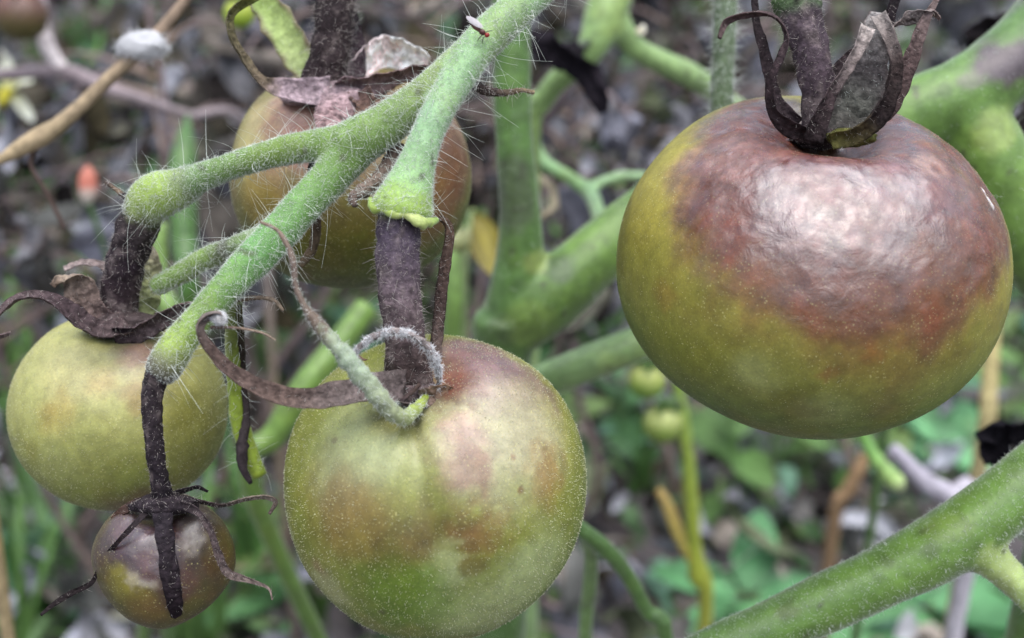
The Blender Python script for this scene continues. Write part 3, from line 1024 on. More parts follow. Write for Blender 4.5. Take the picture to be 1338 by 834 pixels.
def base_s(L):
    t = smooth(-0.7, 0.6, L[:, 2] + 0.3 * fbm(L * 2.0, 65, 3))[:, None]
    m = smooth(-.1, .4, fbm(L * 4, 68, 4))[:, None] * .7
    c = S(82, 80, 28) * (1 - t) + S(96, 86, 44) * t
    return c * (1 - m) + S(96, 76, 40) * m


bl = [
    (215, 680, 80, S(62, 46, 44), .95, .35, .45, 1.8, .7),
    (165, 760, 30, S(132, 124, 44), .8, .1, .6, 1.3, .4),
    (243, 702, 20, S(160, 152, 144), .7, .3, .6, 2, .7),
    (178, 752, 16, S(170, 160, 136), .7, .3, .6, 2.2, .8),
    (200, 750, 18, S(190, 182, 166), .6, .3, .5, 1.8, .7),
    (190, 710, 46, S(66, 42, 44), 1, .45, .3, 1.8, .6),
    (200, 735, 24, S(84, 52, 50), .9, .9, .25, 1.4, .5),
    (165, 690, 24, S(104, 82, 82), .6, .7, .5, 1.6, .5),
    (185, 695, 14, S(136, 116, 122), .5, .9, .6, 1.4, .5),
    (230, 770, 30, S(84, 54, 46), .8, .5, .4, 1.4, .5),
    (285, 740, 24, S(110, 84, 48), .5, .2, .5, 1.4, .5),
    (190, 800, 30, S(120, 92, 44), .5, .1, .5, 1.4, .5),
]
C, rot = paint(B, base_s, bl, 41)
ts = thing('tomato', P(215, 660, 0.207), 'tiny shrivelled tomato with blackened sepal stuck down its front', 'tomato', 'blighted tomatoes on the vine')
add_fruit(ts, B, C, rot, fuzz=1200, flen=(.00005, .00013), fr=.00004, seed=4)
pedicel(ts, [(206, 488, .2005, 17), (199, 515, .2008, 14), (199, 550, .2012, 13), (204, 600, .2022, 12), (211, 640, .204, 13), (216, 664, .2065, 18)], [(0, S(66, 56, 60)), (1, S(56, 48, 56))], fuzz=420, fl=(.0002, .0008), seed=8)
blob('calyx', ts, 215, 660, .2045, 44, 14, 30, S(74, 64, 70), M_SEPAL, 35, fuzz=320)
s = sepal('sepal', ts, [(213, 655, .2028, 15, 0), (213, 680, .2010, 13, 0), (217, 712, .1999, 12, 0), (222, 750, .1995, 12, 0), (228, 785, .2006, 11, 0), (231, 806, .2034, 8, 0)], [(0, S(72, 64, 72)), (1, S(60, 46, 52))], 140, seed=31, cup=-.18, m=13, thick=.0006)
sepal('sepal', ts, [(205, 655, .204, 6.2, 30), (180, 682, .2015, 4.3, 30), (155, 708, .2015, 3.1, 20), (136, 730, .2045, 2.5, 10), (126, 750, .2065, 2.5, 0), (118, 763, .2065, 3.1, 0), (90, 777, .2055, 3.7, 0), (70, 790, .2045, 3.1, 0), (53, 804, .2035, 1.9, 0)], [(0, S(84, 74, 78)), (.3, S(56, 44, 46)), (1, S(62, 52, 54))], 140, seed=32, cup=.4, n=80)
sepal('sepal', ts, [(228, 656, .203, 6.8, 30), (258, 668, .2015, 5.6, 30), (275, 692, .2015, 5.0, 20), (285, 722, .2025, 5.0, 10), (298, 748, .204, 5.6, 10), (325, 758, .2045, 3.7, 20), (350, 768, .2045, 1.9, 20), (356, 784, .2045, 0.9, 20)], [(0, S(92, 80, 84)), (.5, S(120, 104, 102)), (1, S(160, 142, 132))], 200, seed=33, cup=.5, n=80)
sepal('sepal', ts, [(225, 650, .206, 6.2, 30), (262, 655, .2065, 4.3, 50), (290, 660, .207, 3.7, 60), (318, 652, .207, 4.3, 60), (345, 648, .207, 4.3, 60), (361, 655, .2068, 3.7, 40), (352, 672, .2065, 1.9, 20)], [(0, S(96, 84, 86)), (.4, S(90, 76, 74)), (.7, S(160, 146, 130)), (1, S(96, 80, 76))], 160, seed=34, cup=.4, n=73)
sepal('sepal', ts, [(202, 652, .206, 7.4, 40), (172, 662, .2065, 7.4, 40), (152, 678, .207, 5.6, 30), (142, 702, .2065, 3.7, 20)], [(0, S(90, 78, 80)), (1, S(110, 76, 56))], 120, seed=35, cup=.4)
sepal('sepal', ts, [(215, 648, .209, 5.6, 50), (240, 640, .210, 4.3, 50), (258, 636, .2105, 3.1, 50), (272, 642, .211, 1.9, 40)], [(0, S(84, 74, 80)), (1, S(64, 56, 60))], 70, seed=36, cup=.4)

# --- the one behind the fork
B = tomato_body(459, 230, 0.2540, 158, 0.90, (-0.10, 0.88, 0.46), dim_d=.17, dim_w=.28, lobes=4, lobe_a=.02, seed=15)


def base_b(L):
    t = smooth(-0.8, 0.5, L[:, 2] + 0.25 * fbm(L * 2.0, 75, 3))[:, None]
    m = smooth(-.1, .5, fbm(L * 4, 78, 4))[:, None] * .6
    c = S(84, 98, 32) * (1 - t) + S(128, 118, 60) * t
    return c * (1 - m) + S(112, 86, 46) * m


bl = [
    (330, 180, 60, S(196, 184, 122), .8, 0, .5, 1.2, .4),
    (420, 150, 90, S(150, 112, 104), .85, .4, .5, 1.8, .6),
    (385, 172, 50, S(150, 104, 86), .75, .3, .6, 2, .8),
    (590, 200, 66, S(112, 66, 40), .9, .5, .5, 2, .7),
    (570, 260, 55, S(130, 84, 46), .7, .5, .5, 1.3, .5),
    (600, 150, 50, S(140, 92, 74), .8, .7, .4, 1.3, .4),
    (340, 260, 40, S(168, 138, 60), .5, .1, .6, 1.3, .5),
    (440, 330, 50, S(110, 112, 30), .5, 0, .6, 1.3, .5),
]
C, rot = paint(B, base_b, bl, 51)
tb = thing('tomato', P(428, 115, 0.2420), 'brownish tomato half hidden behind the forked green stem', 'tomato', 'blighted tomatoes on the vine')
add_fruit(tb, B, C, rot, fuzz=5000, seed=5)
pedicel(tb, [(446, -60, 0.2345, 30), (440, -10, 0.2350, 27), (436, 30, 0.2355, 25), (431, 70, 0.2365, 25), (425, 105, 0.2385, 31), (424, 125, 0.2400, 40)],
        [(0, S(80, 84, 66)), (.3, S(70, 60, 62)), (1, S(72, 58, 60))], fuzz=900, fl=(.0004, .0022), hm=M_HAIR, seed=9)
blob('calyx', tb, 430, 126, 0.2375, 60, 18, 34, S(168, 146, 150), M_SEPAL, 45, fuzz=300, hm=M_HAIR)
sepal('sepal', tb, [(430, 125, 0.2340, 22, 20), (390, 122, 0.2320, 18, 25), (355, 116, 0.2305, 13, 40), (335, 102, 0.2300, 9, 50), (316, 76, 0.2295, 9, 60), (300, 46, 0.2290, 8, 60), (300, 18, 0.2290, 7, 50), (318, 2, 0.2295, 7, 50), (340, -8, 0.2300, 6, 50)], [(0, S(176, 156, 162)), (.25, S(172, 152, 158)), (.35, S(128, 112, 96)), (.7, S(120, 112, 84)), (1, S(130, 136, 70))], 140, seed=41, cup=.5, n=96, m=13)
sepal('sepal', tb, [(418, 115, 0.2430, 14, 0), (400, 88, 0.2435, 20, -10), (384, 60, 0.2440, 23, -15), (366, 30, 0.2445, 24, -20), (345, 2, 0.2450, 20, -20), (325, -15, 0.2455, 10, -20)], [(0, S(130, 150, 84)), (.3, S(170, 186, 120)), (1, S(150, 176, 90))], 120, seed=42, mat=M_STEM, cup=.3, crink=.1, edge=S(120, 106, 84), n=70, m=11, hm=M_HAIR)
sepal('sepal', tb, [(440, 118, 0.2355, 26, 40), (480, 108, 0.2360, 22, 40), (515, 98, 0.2370, 16, 45), (545, 90, 0.2380, 13, 50), (575, 90, 0.2390, 8, 50)], [(0, S(168, 146, 150)), (.5, S(150, 124, 122)), (1, S(124, 104, 102))], 140, seed=43, cup=.5, n=70, m=13)
sepal('sepal', tb, [(440, 122, 0.2325, 30, 20), (438, 145, 0.2295, 28, 15), (430, 168, 0.2280, 20, 10), (428, 184, 0.2275, 18, 0)], [(0, S(176, 152, 156)), (1, S(186, 152, 150))], 140, seed=44, cup=-.25, m=11, ruffle=.2)
sepal('sepal', tb, [(462, 110, 0.2405, 14, 0), (466, 75, 0.2425, 11, 10), (464, 45, 0.2440, 9, 20), (460, 15, 0.2450, 6, 20)], [(0, S(104, 86, 92)), (1, S(60, 50, 56))], 120, fl=(.0005, .0018), seed=45, cup=.5, hm=M_HAIR)
s = sepal('sepal', tb, [(462, 100, 0.2440, 26, 40), (490, 76, 0.2480, 30, 30), (525, 70, 0.2500, 26, 30), (560, 82, 0.2510, 12, 30)], [(0, S(226, 206, 204, 1)), (1, S(246, 230, 230, 1))], 0, seed=46, cup=.3, m=11)
s['label'] = 'bleached pinkish papery sepal'
sepal('sepal', tb, [(470, 120, 0.2325, 16, 0), (478, 140, 0.2308, 14, 0), (470, 158, 0.2300, 10, 0)], [(0, S(120, 96, 92)), (1, S(150, 120, 104))], 60, seed=47, cup=.6)

# ------------------------------------------------------------------ the forked fruit stem in front
G1, G2, G3 = S(136, 160, 100), S(114, 144, 70), S(128, 154, 74)
KN = S(156, 182, 84)
main = ([(900, -330, .262, 34), (850, -190, .236, 28), (770, -80, .214, 25), (686, 2, .206, 24), (640, 45, .2042, 26), (600, 88, .2040, 27), (550, 130, .2055, 26), (505, 162, .2070, 28), (455, 192, .2085, 33)],
        [(0, G1), (.5, G1), (.7, S(140, 178, 126)), (.85, G1), (1, G2)])
left = ([(460, 190, .2085, 30), (425, 190, .2095, 23), (385, 194, .2115, 20), (340, 205, .2140, 18), (300, 218, .2165, 17), (262, 232, .2190, 20), (232, 246, .2205, 27), (205, 256, .2220, 31), (192, 268, .2232, 29), (184, 285, .2240, 26)],
        [(0, G2), (.45, G2), (.66, S(120, 150, 92)), (.72, S(118, 132, 96)), (.8, KN), (.92, S(150, 172, 84)), (.97, S(100, 100, 70)), (1, DARK)])
low = ([(465, 190, .2085, 30), (430, 232, .2080, 26), (395, 270, .2070, 25), (345, 325, .2050, 25), (300, 372, .2035, 23), (262, 415, .2020, 21), (235, 447, .2012, 22), (217, 476, .2006, 24), (206, 492, .2004, 20)],
       [(0, G2), (.5, S(104, 154, 84)), (.75, G2), (.88, S(150, 172, 78)), (.95, S(112, 112, 84)), (1, DARK)])
front = ([(632, 52, .2035, 24), (605, 92, .2020, 23), (572, 147, .2008, 22), (555, 185, .2006, 22), (543, 220, .2006, 26), (533, 248, .2006, 34), (527, 268, .2006, 41), (525, 280, .2007, 40)],
         [(0, S(140, 178, 126)), (.5, S(150, 186, 140)), (.85, S(148, 186, 124)), (.93, S(150, 182, 90)), (1, S(150, 176, 72))])
side = ([(372, 292, .2105, 14), (335, 312, .2150, 15), (300, 326, .2190, 15), (265, 340, .2220, 15), (235, 358, .2250, 14), (205, 374, .2285, 13)],
        [(0, G2), (.3, S(130, 158, 92)), (.42, S(84, 78, 76)), (.55, S(130, 158, 78)), (1, S(136, 168, 78))])
tv = thing('fruit_stem', P(640, 45, .2042), 'hairy green forked stem carrying the tomatoes, a small fly sitting on it', 'stem')
V, F, C = merged('branching_stem', [main, left, low, front, side], 0.00042, its=6, lump=.05, seed=60)
bs = part('branching_stem', V, F, C, M_STEM, tv)
inframe = lambda c: ((to_px(c)[1] > -40) & (to_px(c)[2] < .26)).astype(float)
hv, hf = hairs(V, F, 60000, .00012, .00042, .000036, 61, segs=1, wild=.5, keep=inframe)
part('down', hv, hf, None, M_HAIR, bs, origin=root_loc(tv), kind='stuff')
hv, hf = hairs(V, F, 1150, .0008, .0054, .000040, 62, segs=7, wild=.5, droop=.18, curl=.62, keep=inframe, bias=1.3)
part('long_hair', hv, hf, None, M_HAIR, bs, origin=root_loc(tv), kind='stuff')
# cut rims of the joints: ragged lip where the withered stalk begins
V, F, C = tube([(484, 260, .2006, 3), (488, 273, .1988, 6), (500, 274, .1975, 4), (514, 280, .1970, 7), (530, 280, .1968, 5), (546, 290, .1970, 9), (560, 291, .1984, 6), (570, 288, .2006, 4)], n=60, m=12, lump=.45, lump_f=.7, seed=63, cst=[(0, S(130, 156, 64)), (.35, S(164, 186, 90)), (.6, S(180, 190, 120)), (1, S(130, 164, 60))])
part('joint_rim', V, F, C, M_STEM, tv)
# withered flower stalks left on the stem
for k, (ct, st, fz) in enumerate([
    ([(600, 104, .2035, 7), (618, 112, .2045, 7), (640, 120, .206, 6), (662, 121, .207, 4), (682, 118, .208, 3), (698, 121, .2085, 2.5)], [(0, S(70, 60, 62)), (.5, S(96, 82, 76)), (1, S(160, 142, 112))], 260),
    ([(180, 264, .2232, 5), (165, 258, .2235, 4), (152, 248, .224, 3), (137, 238, .2245, 2.5)], [(0, DARK), (.4, DARK), (.5, S(140, 120, 100)), (1, S(96, 84, 78))], 60),
    ([(520, 190, .2095, 11), (512, 212, .2085, 11), (492, 236, .2065, 10), (474, 250, .2045, 9), (462, 258, .2035, 7), (464, 270, .203, 4)], [(0, S(108, 88, 82)), (.6, S(140, 124, 112)), (1, S(120, 104, 96))], 330),
    ([(415, 205, .2125, 9), (411, 225, .214, 9), (410, 262, .2165, 7), (413, 298, .218, 6), (408, 325, .2185, 6), (392, 348, .2185, 5)], [(0, S(60, 48, 50)), (.5, S(86, 70, 62)), (1, S(130, 112, 92))], 160),
    ([(262, 408, .2035, 5), (300, 394, .2075, 4), (335, 389, .209, 3), (358, 393, .2095, 3), (370, 406, .2095, 2)], [(0, BRN), (1, TAN)], 100),
]):
    V, F, C = tube(ct, n=44, m=10, lump=.4, lump_f=1.3, seed=70 + k, cst=st)
    s = part('withered_stalk', V, F, C, M_DEAD, tv)
    hv, hf = hairs(V, F, fz, .0003, .0011, .00005, 70 + k, segs=2, wild=.6)
    part('fine_hair', hv, hf, None, M_HAIR if k == 2 else M_DEADHAIR, s, origin=root_loc(tv), kind='stuff')
# wilted yellow-green shoot hanging from the lower arm
V, F, C = tube([(318, 352, .207, 9), (306, 395, .213, 11), (306, 450, .222, 12), (309, 505, .228, 12), (313, 550, .230, 12), (325, 590, .2305, 12), (340, 622, .2305, 10)], n=60, m=14, lump=.15, seed=80, cst=[(0, S(120, 140, 60)), (.4, S(112, 126, 46)), (.6, S(150, 170, 60)), (1, S(156, 178, 62))])
s = part('wilted_shoot', V, F, C, M_STEM, tv)
hv, hf = hairs(V, F, 260, .0006, .0032, .00005, 81, segs=4)
part('long_hair', hv, hf, None, M_HAIR, s, origin=root_loc(tv), kind='stuff')
V, F, C = tube([(312, 400, .2118, 4), (315, 450, .2210, 5), (318, 500, .2268, 4), (322, 545, .2282, 5), (316, 585, .2272, 8), (318, 612, .2272, 6), (328, 632, .2275, 3)], n=50, m=10, lump=.4, seed=82, cst=[(0, S(96, 92, 60)), (.3, S(76, 66, 60)), (1, S(84, 74, 78))])
part('blackened_strip', V, F, C, M_DEAD, tv)

# ------------------------------------------------------------------ a tiny fly on the stem
fl = thing('fly', P(630, 40, .1995), 'tiny reddish fly with clear pale wing resting on the green stem', 'fly')
def ell(name, px, py, d, a, b, ang, c, mat, parent, root, depth=None):
    th = np.linspace(.05, math.pi - .05, 12); ph = np.linspace(0, 2 * math.pi, 16, endpoint=False)
    TT, PP = np.meshgrid(th, ph, indexing='ij')
    D = np.stack([np.cos(TT), np.sin(TT) * np.cos(PP), np.sin(TT) * np.sin(PP)], -1).reshape(-1, 3)
    k = mpp(d); ca, sa = math.cos(ang), math.sin(ang)
    ax = RIGHT * ca - UP * sa; ay = RIGHT * sa + UP * ca
    V = P(px, py, d) + (D[:, :1] * a * ax + D[:, 1:2] * b * ay - D[:, 2:] * (depth or b) * FWD) * k
    return part(name, V, grid_faces(12, 16, True), np.asarray(c), mat, parent, origin=root_loc(root))
M_FLY = plant_mat('fly_body', rough=.35, var=.3, scale=3000, bump=.2)
dF = .1990
ell('abdomen', 622, 36, dF, 8, 3.6, .62, S(96, 60, 52), M_FLY, fl, fl)
ell('thorax', 630, 42, dF, 5, 4, .62, S(84, 46, 42), M_FLY, fl, fl)
ell('head', 636.5, 46, dF, 3.2, 3.4, .62, S(150, 50, 44), M_FLY, fl, fl)
m_, n_, l_, b_ = new_mat('fly_wing')
b_.inputs['Base Color'].default_value = (.8, .78, .78, 1); b_.inputs['Roughness'].default_value = .25; b_.inputs['Alpha'].default_value = .7
tc_ = n_.new('ShaderNodeTexCoord'); wv = n_.new('ShaderNodeTexNoise'); wv.inputs['Scale'].default_value = 2500
l_.new(tc_.outputs['Object'], wv.inputs['Vector']); cr_ = n_.new('ShaderNodeValToRGB')
cr_.color_ramp.elements[0].color = (.38, .33, .35, 1); cr_.color_ramp.elements[1].color = (.6, .56, .57, 1)
l_.new(wv.outputs['Fac'], cr_.inputs['Fac']); l_.new(cr_.outputs[0], b_.inputs['Base Color'])
ell('wing', 620, 29, dF - .0006, 13, 4.2, .60, S(220, 214, 214), m_, fl, fl, depth=.5)
for (x0, y0, x1, y1) in ((630, 46, 624, 54), (633, 48, 630, 57), (635, 42, 643, 40)):
    V, F, C = tube([(x0, y0, dF, .7), ((x0 + x1) / 2 - 1, (y0 + y1) / 2, dF - .0002, .6), (x1, y1, dF + .0012, .5)], n=6, m=5, cst=[(0, DARK), (1, DARK)])
    part('leg', V, F, C, M_FLY, fl)

# ------------------------------------------------------------------ thick stalks around the fruit
def to_ground(ctrl, foot=None, r=None):
    """extend a pixel path down to the soil: returns world control points"""
    w_ = W(ctrl)
    last = w_[-1]
    fx, fy = (last[0], last[1]) if foot is None else foot
    z1 = last[2]
    rr = r or last[3]
    mid = [(last[0] + fx) / 2 * 1.0, (last[1] + fy) / 2, z1 * .5, (last[3] + rr) / 2]
    return np.vstack([w_, mid, [fx, fy, -.01, rr]])


def inv(wp):
    """world ctrl -> pixel ctrl so merged() can take it"""
    out = []
    for p in np.atleast_2d(wp):
        x, y, d = to_px(p[None, :3])
        out.append((float(x[0]), float(y[0]), float(d[0]), p[3] / mpp(float(d[0]))))
    return out


def stalk(name, label, tubes, voxel, seed, hair=0, hl=(.0004, .0016), cat='stem', group=None, loc=None, down_n=0, mat=None, spots=()):
    V, F, C = merged(name, tubes, voxel, its=8, lump=.05, lump_f=120, seed=seed)
    X_, Y_, D_ = to_px(V)
    for (sx, sy, sr, sq, scol, swt) in spots:
        q = np.hypot(X_ - sx, (Y_ - sy) * sq) / sr + .45 * fbm(V * 260, seed + int(sx), 4)
        m_ = ((1 - smooth(.6, 1.15, q)) * swt)[:, None]
        C = C * (1 - m_) + np.asarray(scol) * m_
    loc = V[np.argmin(V[:, 2])] if loc is None else loc
    t = thing(name, loc, label, cat, group)
    b = part('stem_body', V, F, C, mat or M_STALK, t)
    near = lambda c: (to_px(c)[2] < .6).astype(float) + 1e-9
    if hair:
        hv, hf = hairs(V, F, hair, hl[0], hl[1], .00005, seed, segs=3, keep=near)
        part('long_hair', hv, hf, None, M_HAIR, b, origin=root_loc(t), kind='stuff')
    if down_n:
        hv, hf = hairs(V, F, int(down_n * 1.3), .0002, .0005, .000030, seed + 1, segs=1, wild=.6, keep=near)
        part('down', hv, hf, None, M_HAIR, b, origin=root_loc(t), kind='stuff')
    return t


GA, GB, GC = S(88, 122, 60), S(72, 104, 46), S(116, 144, 84)
t1 = [(690, -260, .295, 28), (672, -120, .298, 27), (668, 60, .300, 26), (673, 190, .303, 26), (680, 280, .306, 28), (678, 350, .309, 34), (668, 420, .312, 40), (655, 490, .317, 40)]
t1g = inv(to_ground(t1, foot=(P(640, 560, .33)[0], P(640, 560, .33)[1]), r=.007))
t2 = [(668, 430, .312, 40), (705, 400, .311, 46), (745, 365, .311, 44), (790, 325, .313, 41), (850, 275, .320, 38), (930, 210, .335, 34)]
stalk('tomato_stalk', 'upright green stalk with a thick side branch rising behind the large brown-shouldered tomato', [(t1g, [(0, GA), (.28, GA), (.34, S(92, 110, 84)), (.40, S(96, 112, 84)), (.46, GA), (.6, GB), (1, S(120, 120, 90))]), (t2, [(0, GA), (.4, S(108, 140, 62)), (1, GB)])], .0009, 90, hair=900, down_n=9000,
      spots=[(672, 250, 30, .5, S(84, 92, 72), .7), (735, 350, 22, 1, S(86, 100, 74), .6), (700, 345, 20, 1, S(150, 166, 90), .7), (770, 390, 30, 1, S(84, 112, 56), .5), (660, 430, 22, 1, S(80, 96, 60), .6), (690, 420, 34, 1, S(124, 150, 70), .6)])
t3 = [(640, 520, .345, 20), (700, 502, .338, 22), (745, 485, .335, 24), (800, 462, .335, 24), (850, 440, .338, 22), (905, 405, .345, 18)]
stalk('leaf_stalk', 'pale green smooth stalk slanting between the two largest tomatoes', [(t3, [(0, S(140, 170, 108)), (1, S(132, 164, 100))])], .0009, 91, hair=150, down_n=3000)
# upper right
r1 = [(1480, -60, .270, 66), (1400, 10, .268, 60), (1330, 75, .266, 52), (1270, 118, .265, 50), (1210, 145, .265, 50), (1140, 180, .267, 48), (1060, 230, .272, 44), (980, 300, .285, 40)]
r2 = [(1250, 130, .265, 46), (1290, 200, .266, 52), (1322, 275, .268, 50), (1362, 350, .272, 46), (1430, 440, .278, 44)]
r2g = inv(to_ground(r2, r=.006))
stalk('tomato_stalk', 'thick green forked stalk with purple-grey patch behind the right tomato', [(r1, [(0, S(118, 104, 108)), (.16, S(116, 102, 108)), (.22, S(112, 116, 100)), (.27, GA), (.6, S(104, 136, 62)), (1, GB)]), (r2g, [(0, S(110, 142, 64)), (.3, GA), (1, GB)])], .001, 92, hair=700, down_n=9000,
      spots=[(1318, 80, 52, 1.6, S(92, 78, 86), .95), (1270, 105, 24, 2, S(120, 112, 108), .6), (1236, 120, 12, 1, S(76, 100, 50), .7), (1300, 170, 34, 1, S(150, 166, 92), .6), (1220, 160, 40, 1.5, S(84, 116, 50), .5)])
# lower right foreground
q1 = [(780, 960, .235, 36), (900, 872, .234, 36), (1000, 825, .233, 37), (1070, 792, .232, 39), (1155, 753, .231, 41), (1240, 707, .230, 45), (1338, 633, .230, 43), (1440, 540, .232, 42), (1540, 430, .237, 40)]
q2 = [(1255, 708, .231, 30), (1290, 728, .229, 26), (1325, 758, .228, 22), (1365, 805, .228, 21), (1400, 880, .229, 20)]
stalk('tomato_stalk', 'thick downy green stalk with a pale side shoot, crossing above the weeds', [(q1, [(0, GB), (.5, S(106, 138, 60)), (1, GA)]), (q2, [(0, S(112, 140, 60)), (.3, S(176, 192, 120)), (.6, S(120, 160, 70)), (1, GB)])], .001, 93, hair=500, hl=(.0003, .0011), down_n=16000,
      spots=[(1215, 720, 16, 1.2, S(70, 84, 44), .7), (1160, 735, 10, 1, S(72, 84, 46), .5), (1120, 780, 40, 2, S(88, 120, 48), .5), (1240, 690, 40, 2, S(118, 140, 66), .5), (1030, 800, 20, 2, S(96, 104, 60), .5)])
# thin hairy one beside the right tomato's neck
v1 = [(952, -120, .268, 17), (948, -20, .270, 16), (946, 60, .271, 16), (943, 140, .273, 16), (950, 230, .278, 16), (985, 300, .285, 18)]
v1g = v1
stalk('tomato_stalk', 'thin dark green hairy stem beside the curled sepals of the brown-shouldered tomato', [(v1g, [(0, S(92, 108, 78)), (1, S(92, 112, 74))])], .0007, 94, hair=1300, hl=(.0008, .0035), down_n=5000)
# upper middle
m1 = [(830, -120, .39, 32), (806, -30, .387, 31), (788, 25, .385, 27), (770, 68, .385, 20), (745, 92, .388, 17), (722, 112, .392, 16), (706, 140, .396, 15), (694, 185, .40, 14)]
m2 = [(795, 20, .386, 22), (830, 62, .39, 16), (870, 84, .395, 17), (905, 100, .40, 17), (940, 125, .41, 15), (985, 160, .425, 14)]
m1g = inv(to_ground(m1, r=.004))
stalk('tomato_stalk', 'blurred light green branched stem above the blackened hanging leaf', [(m1g, [(0, S(142, 172, 106)), (.3, S(136, 166, 100)), (.45, S(150, 178, 120)), (1, GA)]), (m2, [(0, S(142, 172, 106)), (1, S(148, 174, 116))])], .0012, 95, hair=200, down_n=2500)
f1 = [(680, 130, .42, 9), (706, 205, .42, 10), (740, 230, .415, 10), (770, 252, .41, 11), (784, 285, .375, 11), (795, 330, .325, 12)]
f2 = [(768, 250, .41, 9), (790, 236, .412, 8), (822, 230, .415, 8), (860, 232, .42, 7)]
stalk('slender_weed', 'slim pale green forked stem left of the brown-shouldered tomato', [(f1, [(0, S(150, 190, 130)), (1, GA)]), (f2, [(0, S(150, 186, 130)), (1, S(160, 190, 140))])], .0012, 96)
# bottom middle
b1 = [(700, 640, .30, 10), (755, 688, .302, 11), (790, 716, .305, 12), (820, 752, .31, 11), (845, 800, .315, 11), (872, 870, .32, 11)]
b2 = [(760, 692, .303, 9), (772, 725, .31, 10), (770, 775, .32, 11), (764, 850, .33, 10)]
stalk('leaf_stalk', 'arched green leaf stalk splitting in two beside the pale frosted tomato', [(inv(to_ground(b1, r=.0018)), [(0, GA), (1, GA)]), (inv(to_ground(b2, r=.0016)), [(0, GC), (1, S(130, 176, 100))])], .0008, 97, hair=200, down_n=1500)
# green stalks glimpsed between the tomatoes
for k, (ct, lb) in enumerate([
    ([(480, 400, .40, 17), (440, 455, .395, 19), (400, 505, .39, 20), (360, 570, .39, 18), (330, 640, .395, 15)], 'slanting bright green stalk between the left and the frosted tomato'),
    ([(590, 330, .42, 12), (594, 390, .42, 14), (590, 450, .425, 14), (590, 520, .43, 13)], 'blurred upright green stalk behind the withered neck of the frosted tomato'),
    ([(212, 290, .40, 9), (205, 340, .40, 14), (212, 390, .40, 15), (220, 450, .405, 14)], 'blurred green stalk behind the dark neck of the left tomato'),
    ([(246, 150, .50, 4), (242, 185, .49, 13), (238, 230, .485, 20), (240, 310, .48, 18), (245, 420, .48, 14)], 'broad dark green blade standing behind the forked stem'),
]):
    stalk('green_stalk', lb, [(inv(to_ground(ct, r=.002, foot=(W(ct)[-1][0] + [.05, -.02, -.06, -.05][k], W(ct)[-1][1] + .05))), [(0, [S(110, 142, 62), S(112, 144, 70), S(116, 146, 72), S(70, 108, 44)][k]), (1, GB)])], .0011, 100 + k)

# ------------------------------------------------------------------ the ground behind: litter, weeds, dead vines
def leaf_batch(pos, length, width, yaw, pitch, roll, curl_u, curl_v, crumple, cols, nu=7, nv=5, seed=0, tip=0.85, serr=0.0):
    """many leaves at once; each a curved, crumpled sheet"""
    n = len(pos)
    u_ = np.linspace(0, 1, nu)
    v_ = np.linspace(-1, 1, nv)
    U, Vv = [x.ravel() for x in np.meshgrid(u_, v_, indexing='ij')]
    wprof = np.sin(np.pi * np.clip(U, 0.0, 1) ** tip) ** 0.8 + 0.04
    # bend along the length
    L = length[:, None]
    k = curl_u[:, None] + 1e-4
    ang = k * U[None]
    x = L * np.sin(ang) / k
    z = L * (1 - np.cos(ang)) / k
    hw = (width[:, None] * 0.5) * wprof[None]
    if serr:
        hw = hw * (1 + serr * np.sin(U[None] * 26 + np.arange(n)[:, None]))
    kv = curl_v[:, None] + 1e-4
    av = kv * Vv[None] * wprof[None]
    y = hw * np.sin(av) / np.where(np.abs(av) < 1e-6, 1, av) * Vv[None]
    z2 = hw * (1 - np.cos(av)) / np.where(np.abs(av) < 1e-6, 1, av) * np.abs(Vv)[None] * np.sign(av + 1e-9)
    ids = np.repeat(np.arange(n), len(U))
    nz = fbm(np.stack([np.tile(U * 3.2, n) + ids * 7.7, np.tile(Vv * 1.6, n), ids * 3.3], 1), seed, 2).reshape(n, -1)
    nz2 = fbm(np.stack([np.tile(U * 3.2, n) + ids * 5.1, np.tile(Vv * 1.6, n), ids * 2.9 + 50], 1), seed + 4, 2).reshape(n, -1)
    zl = z - np.sin(ang) * 0 + z2 + nz * crumple[:, None] * L
    xl = x + nz2 * crumple[:, None] * L * .6
    Pl = np.stack([xl, y, zl], -1)
    cy, sy, cp, sp, cr, sr = np.cos(yaw), np.sin(yaw), np.cos(pitch), np.sin(pitch), np.cos(roll), np.sin(roll)
    R = np.zeros((n, 3, 3))
    R[:, 0, 0] = cy * cp; R[:, 0, 1] = -sy * cr - cy * sp * sr; R[:, 0, 2] = sy * sr - cy * sp * cr
    R[:, 1, 0] = sy * cp; R[:, 1, 1] = cy * cr - sy * sp * sr; R[:, 1, 2] = -cy * sr - sy * sp * cr
    R[:, 2, 0] = sp; R[:, 2, 1] = cp * sr; R[:, 2, 2] = cp * cr
    V = np.einsum('nij,nkj->nki', R, Pl) + pos[:, None, :]
    f = grid_faces(nu, nv, False)
    F = (f[None] + (np.arange(n) * nu * nv)[:, None, None]).reshape(-1, 4)
    C = np.repeat(cols, nu * nv, 0) * (1 + .25 * nz.reshape(-1, 1) * 2)
    # paler midrib and margins wear
    C = C * (1 + .18 * (np.abs(np.tile(Vv, n)) < .15))[:, None]
    return V.reshape(-1, 3), F, C


def wedge(n, y0, y1, g, power=1.0, margin=.16):
    y = y0 + (y1 - y0) * g.random(n) ** power
    x = (g.random(n) * 2 - 1) * (y * .46 + margin)
    return x, y


g = np.random.default_rng(21)
PALS = np.array([S(172, 172, 182), S(154, 152, 162), S(190, 190, 198), S(142, 138, 134), S(120, 120, 116), S(152, 150, 134), S(76, 70, 68), S(164, 154, 144), S(146, 146, 158), S(186, 184, 190), S(108, 100, 78), S(120, 128, 100), S(104, 98, 86), S(196, 198, 206)])


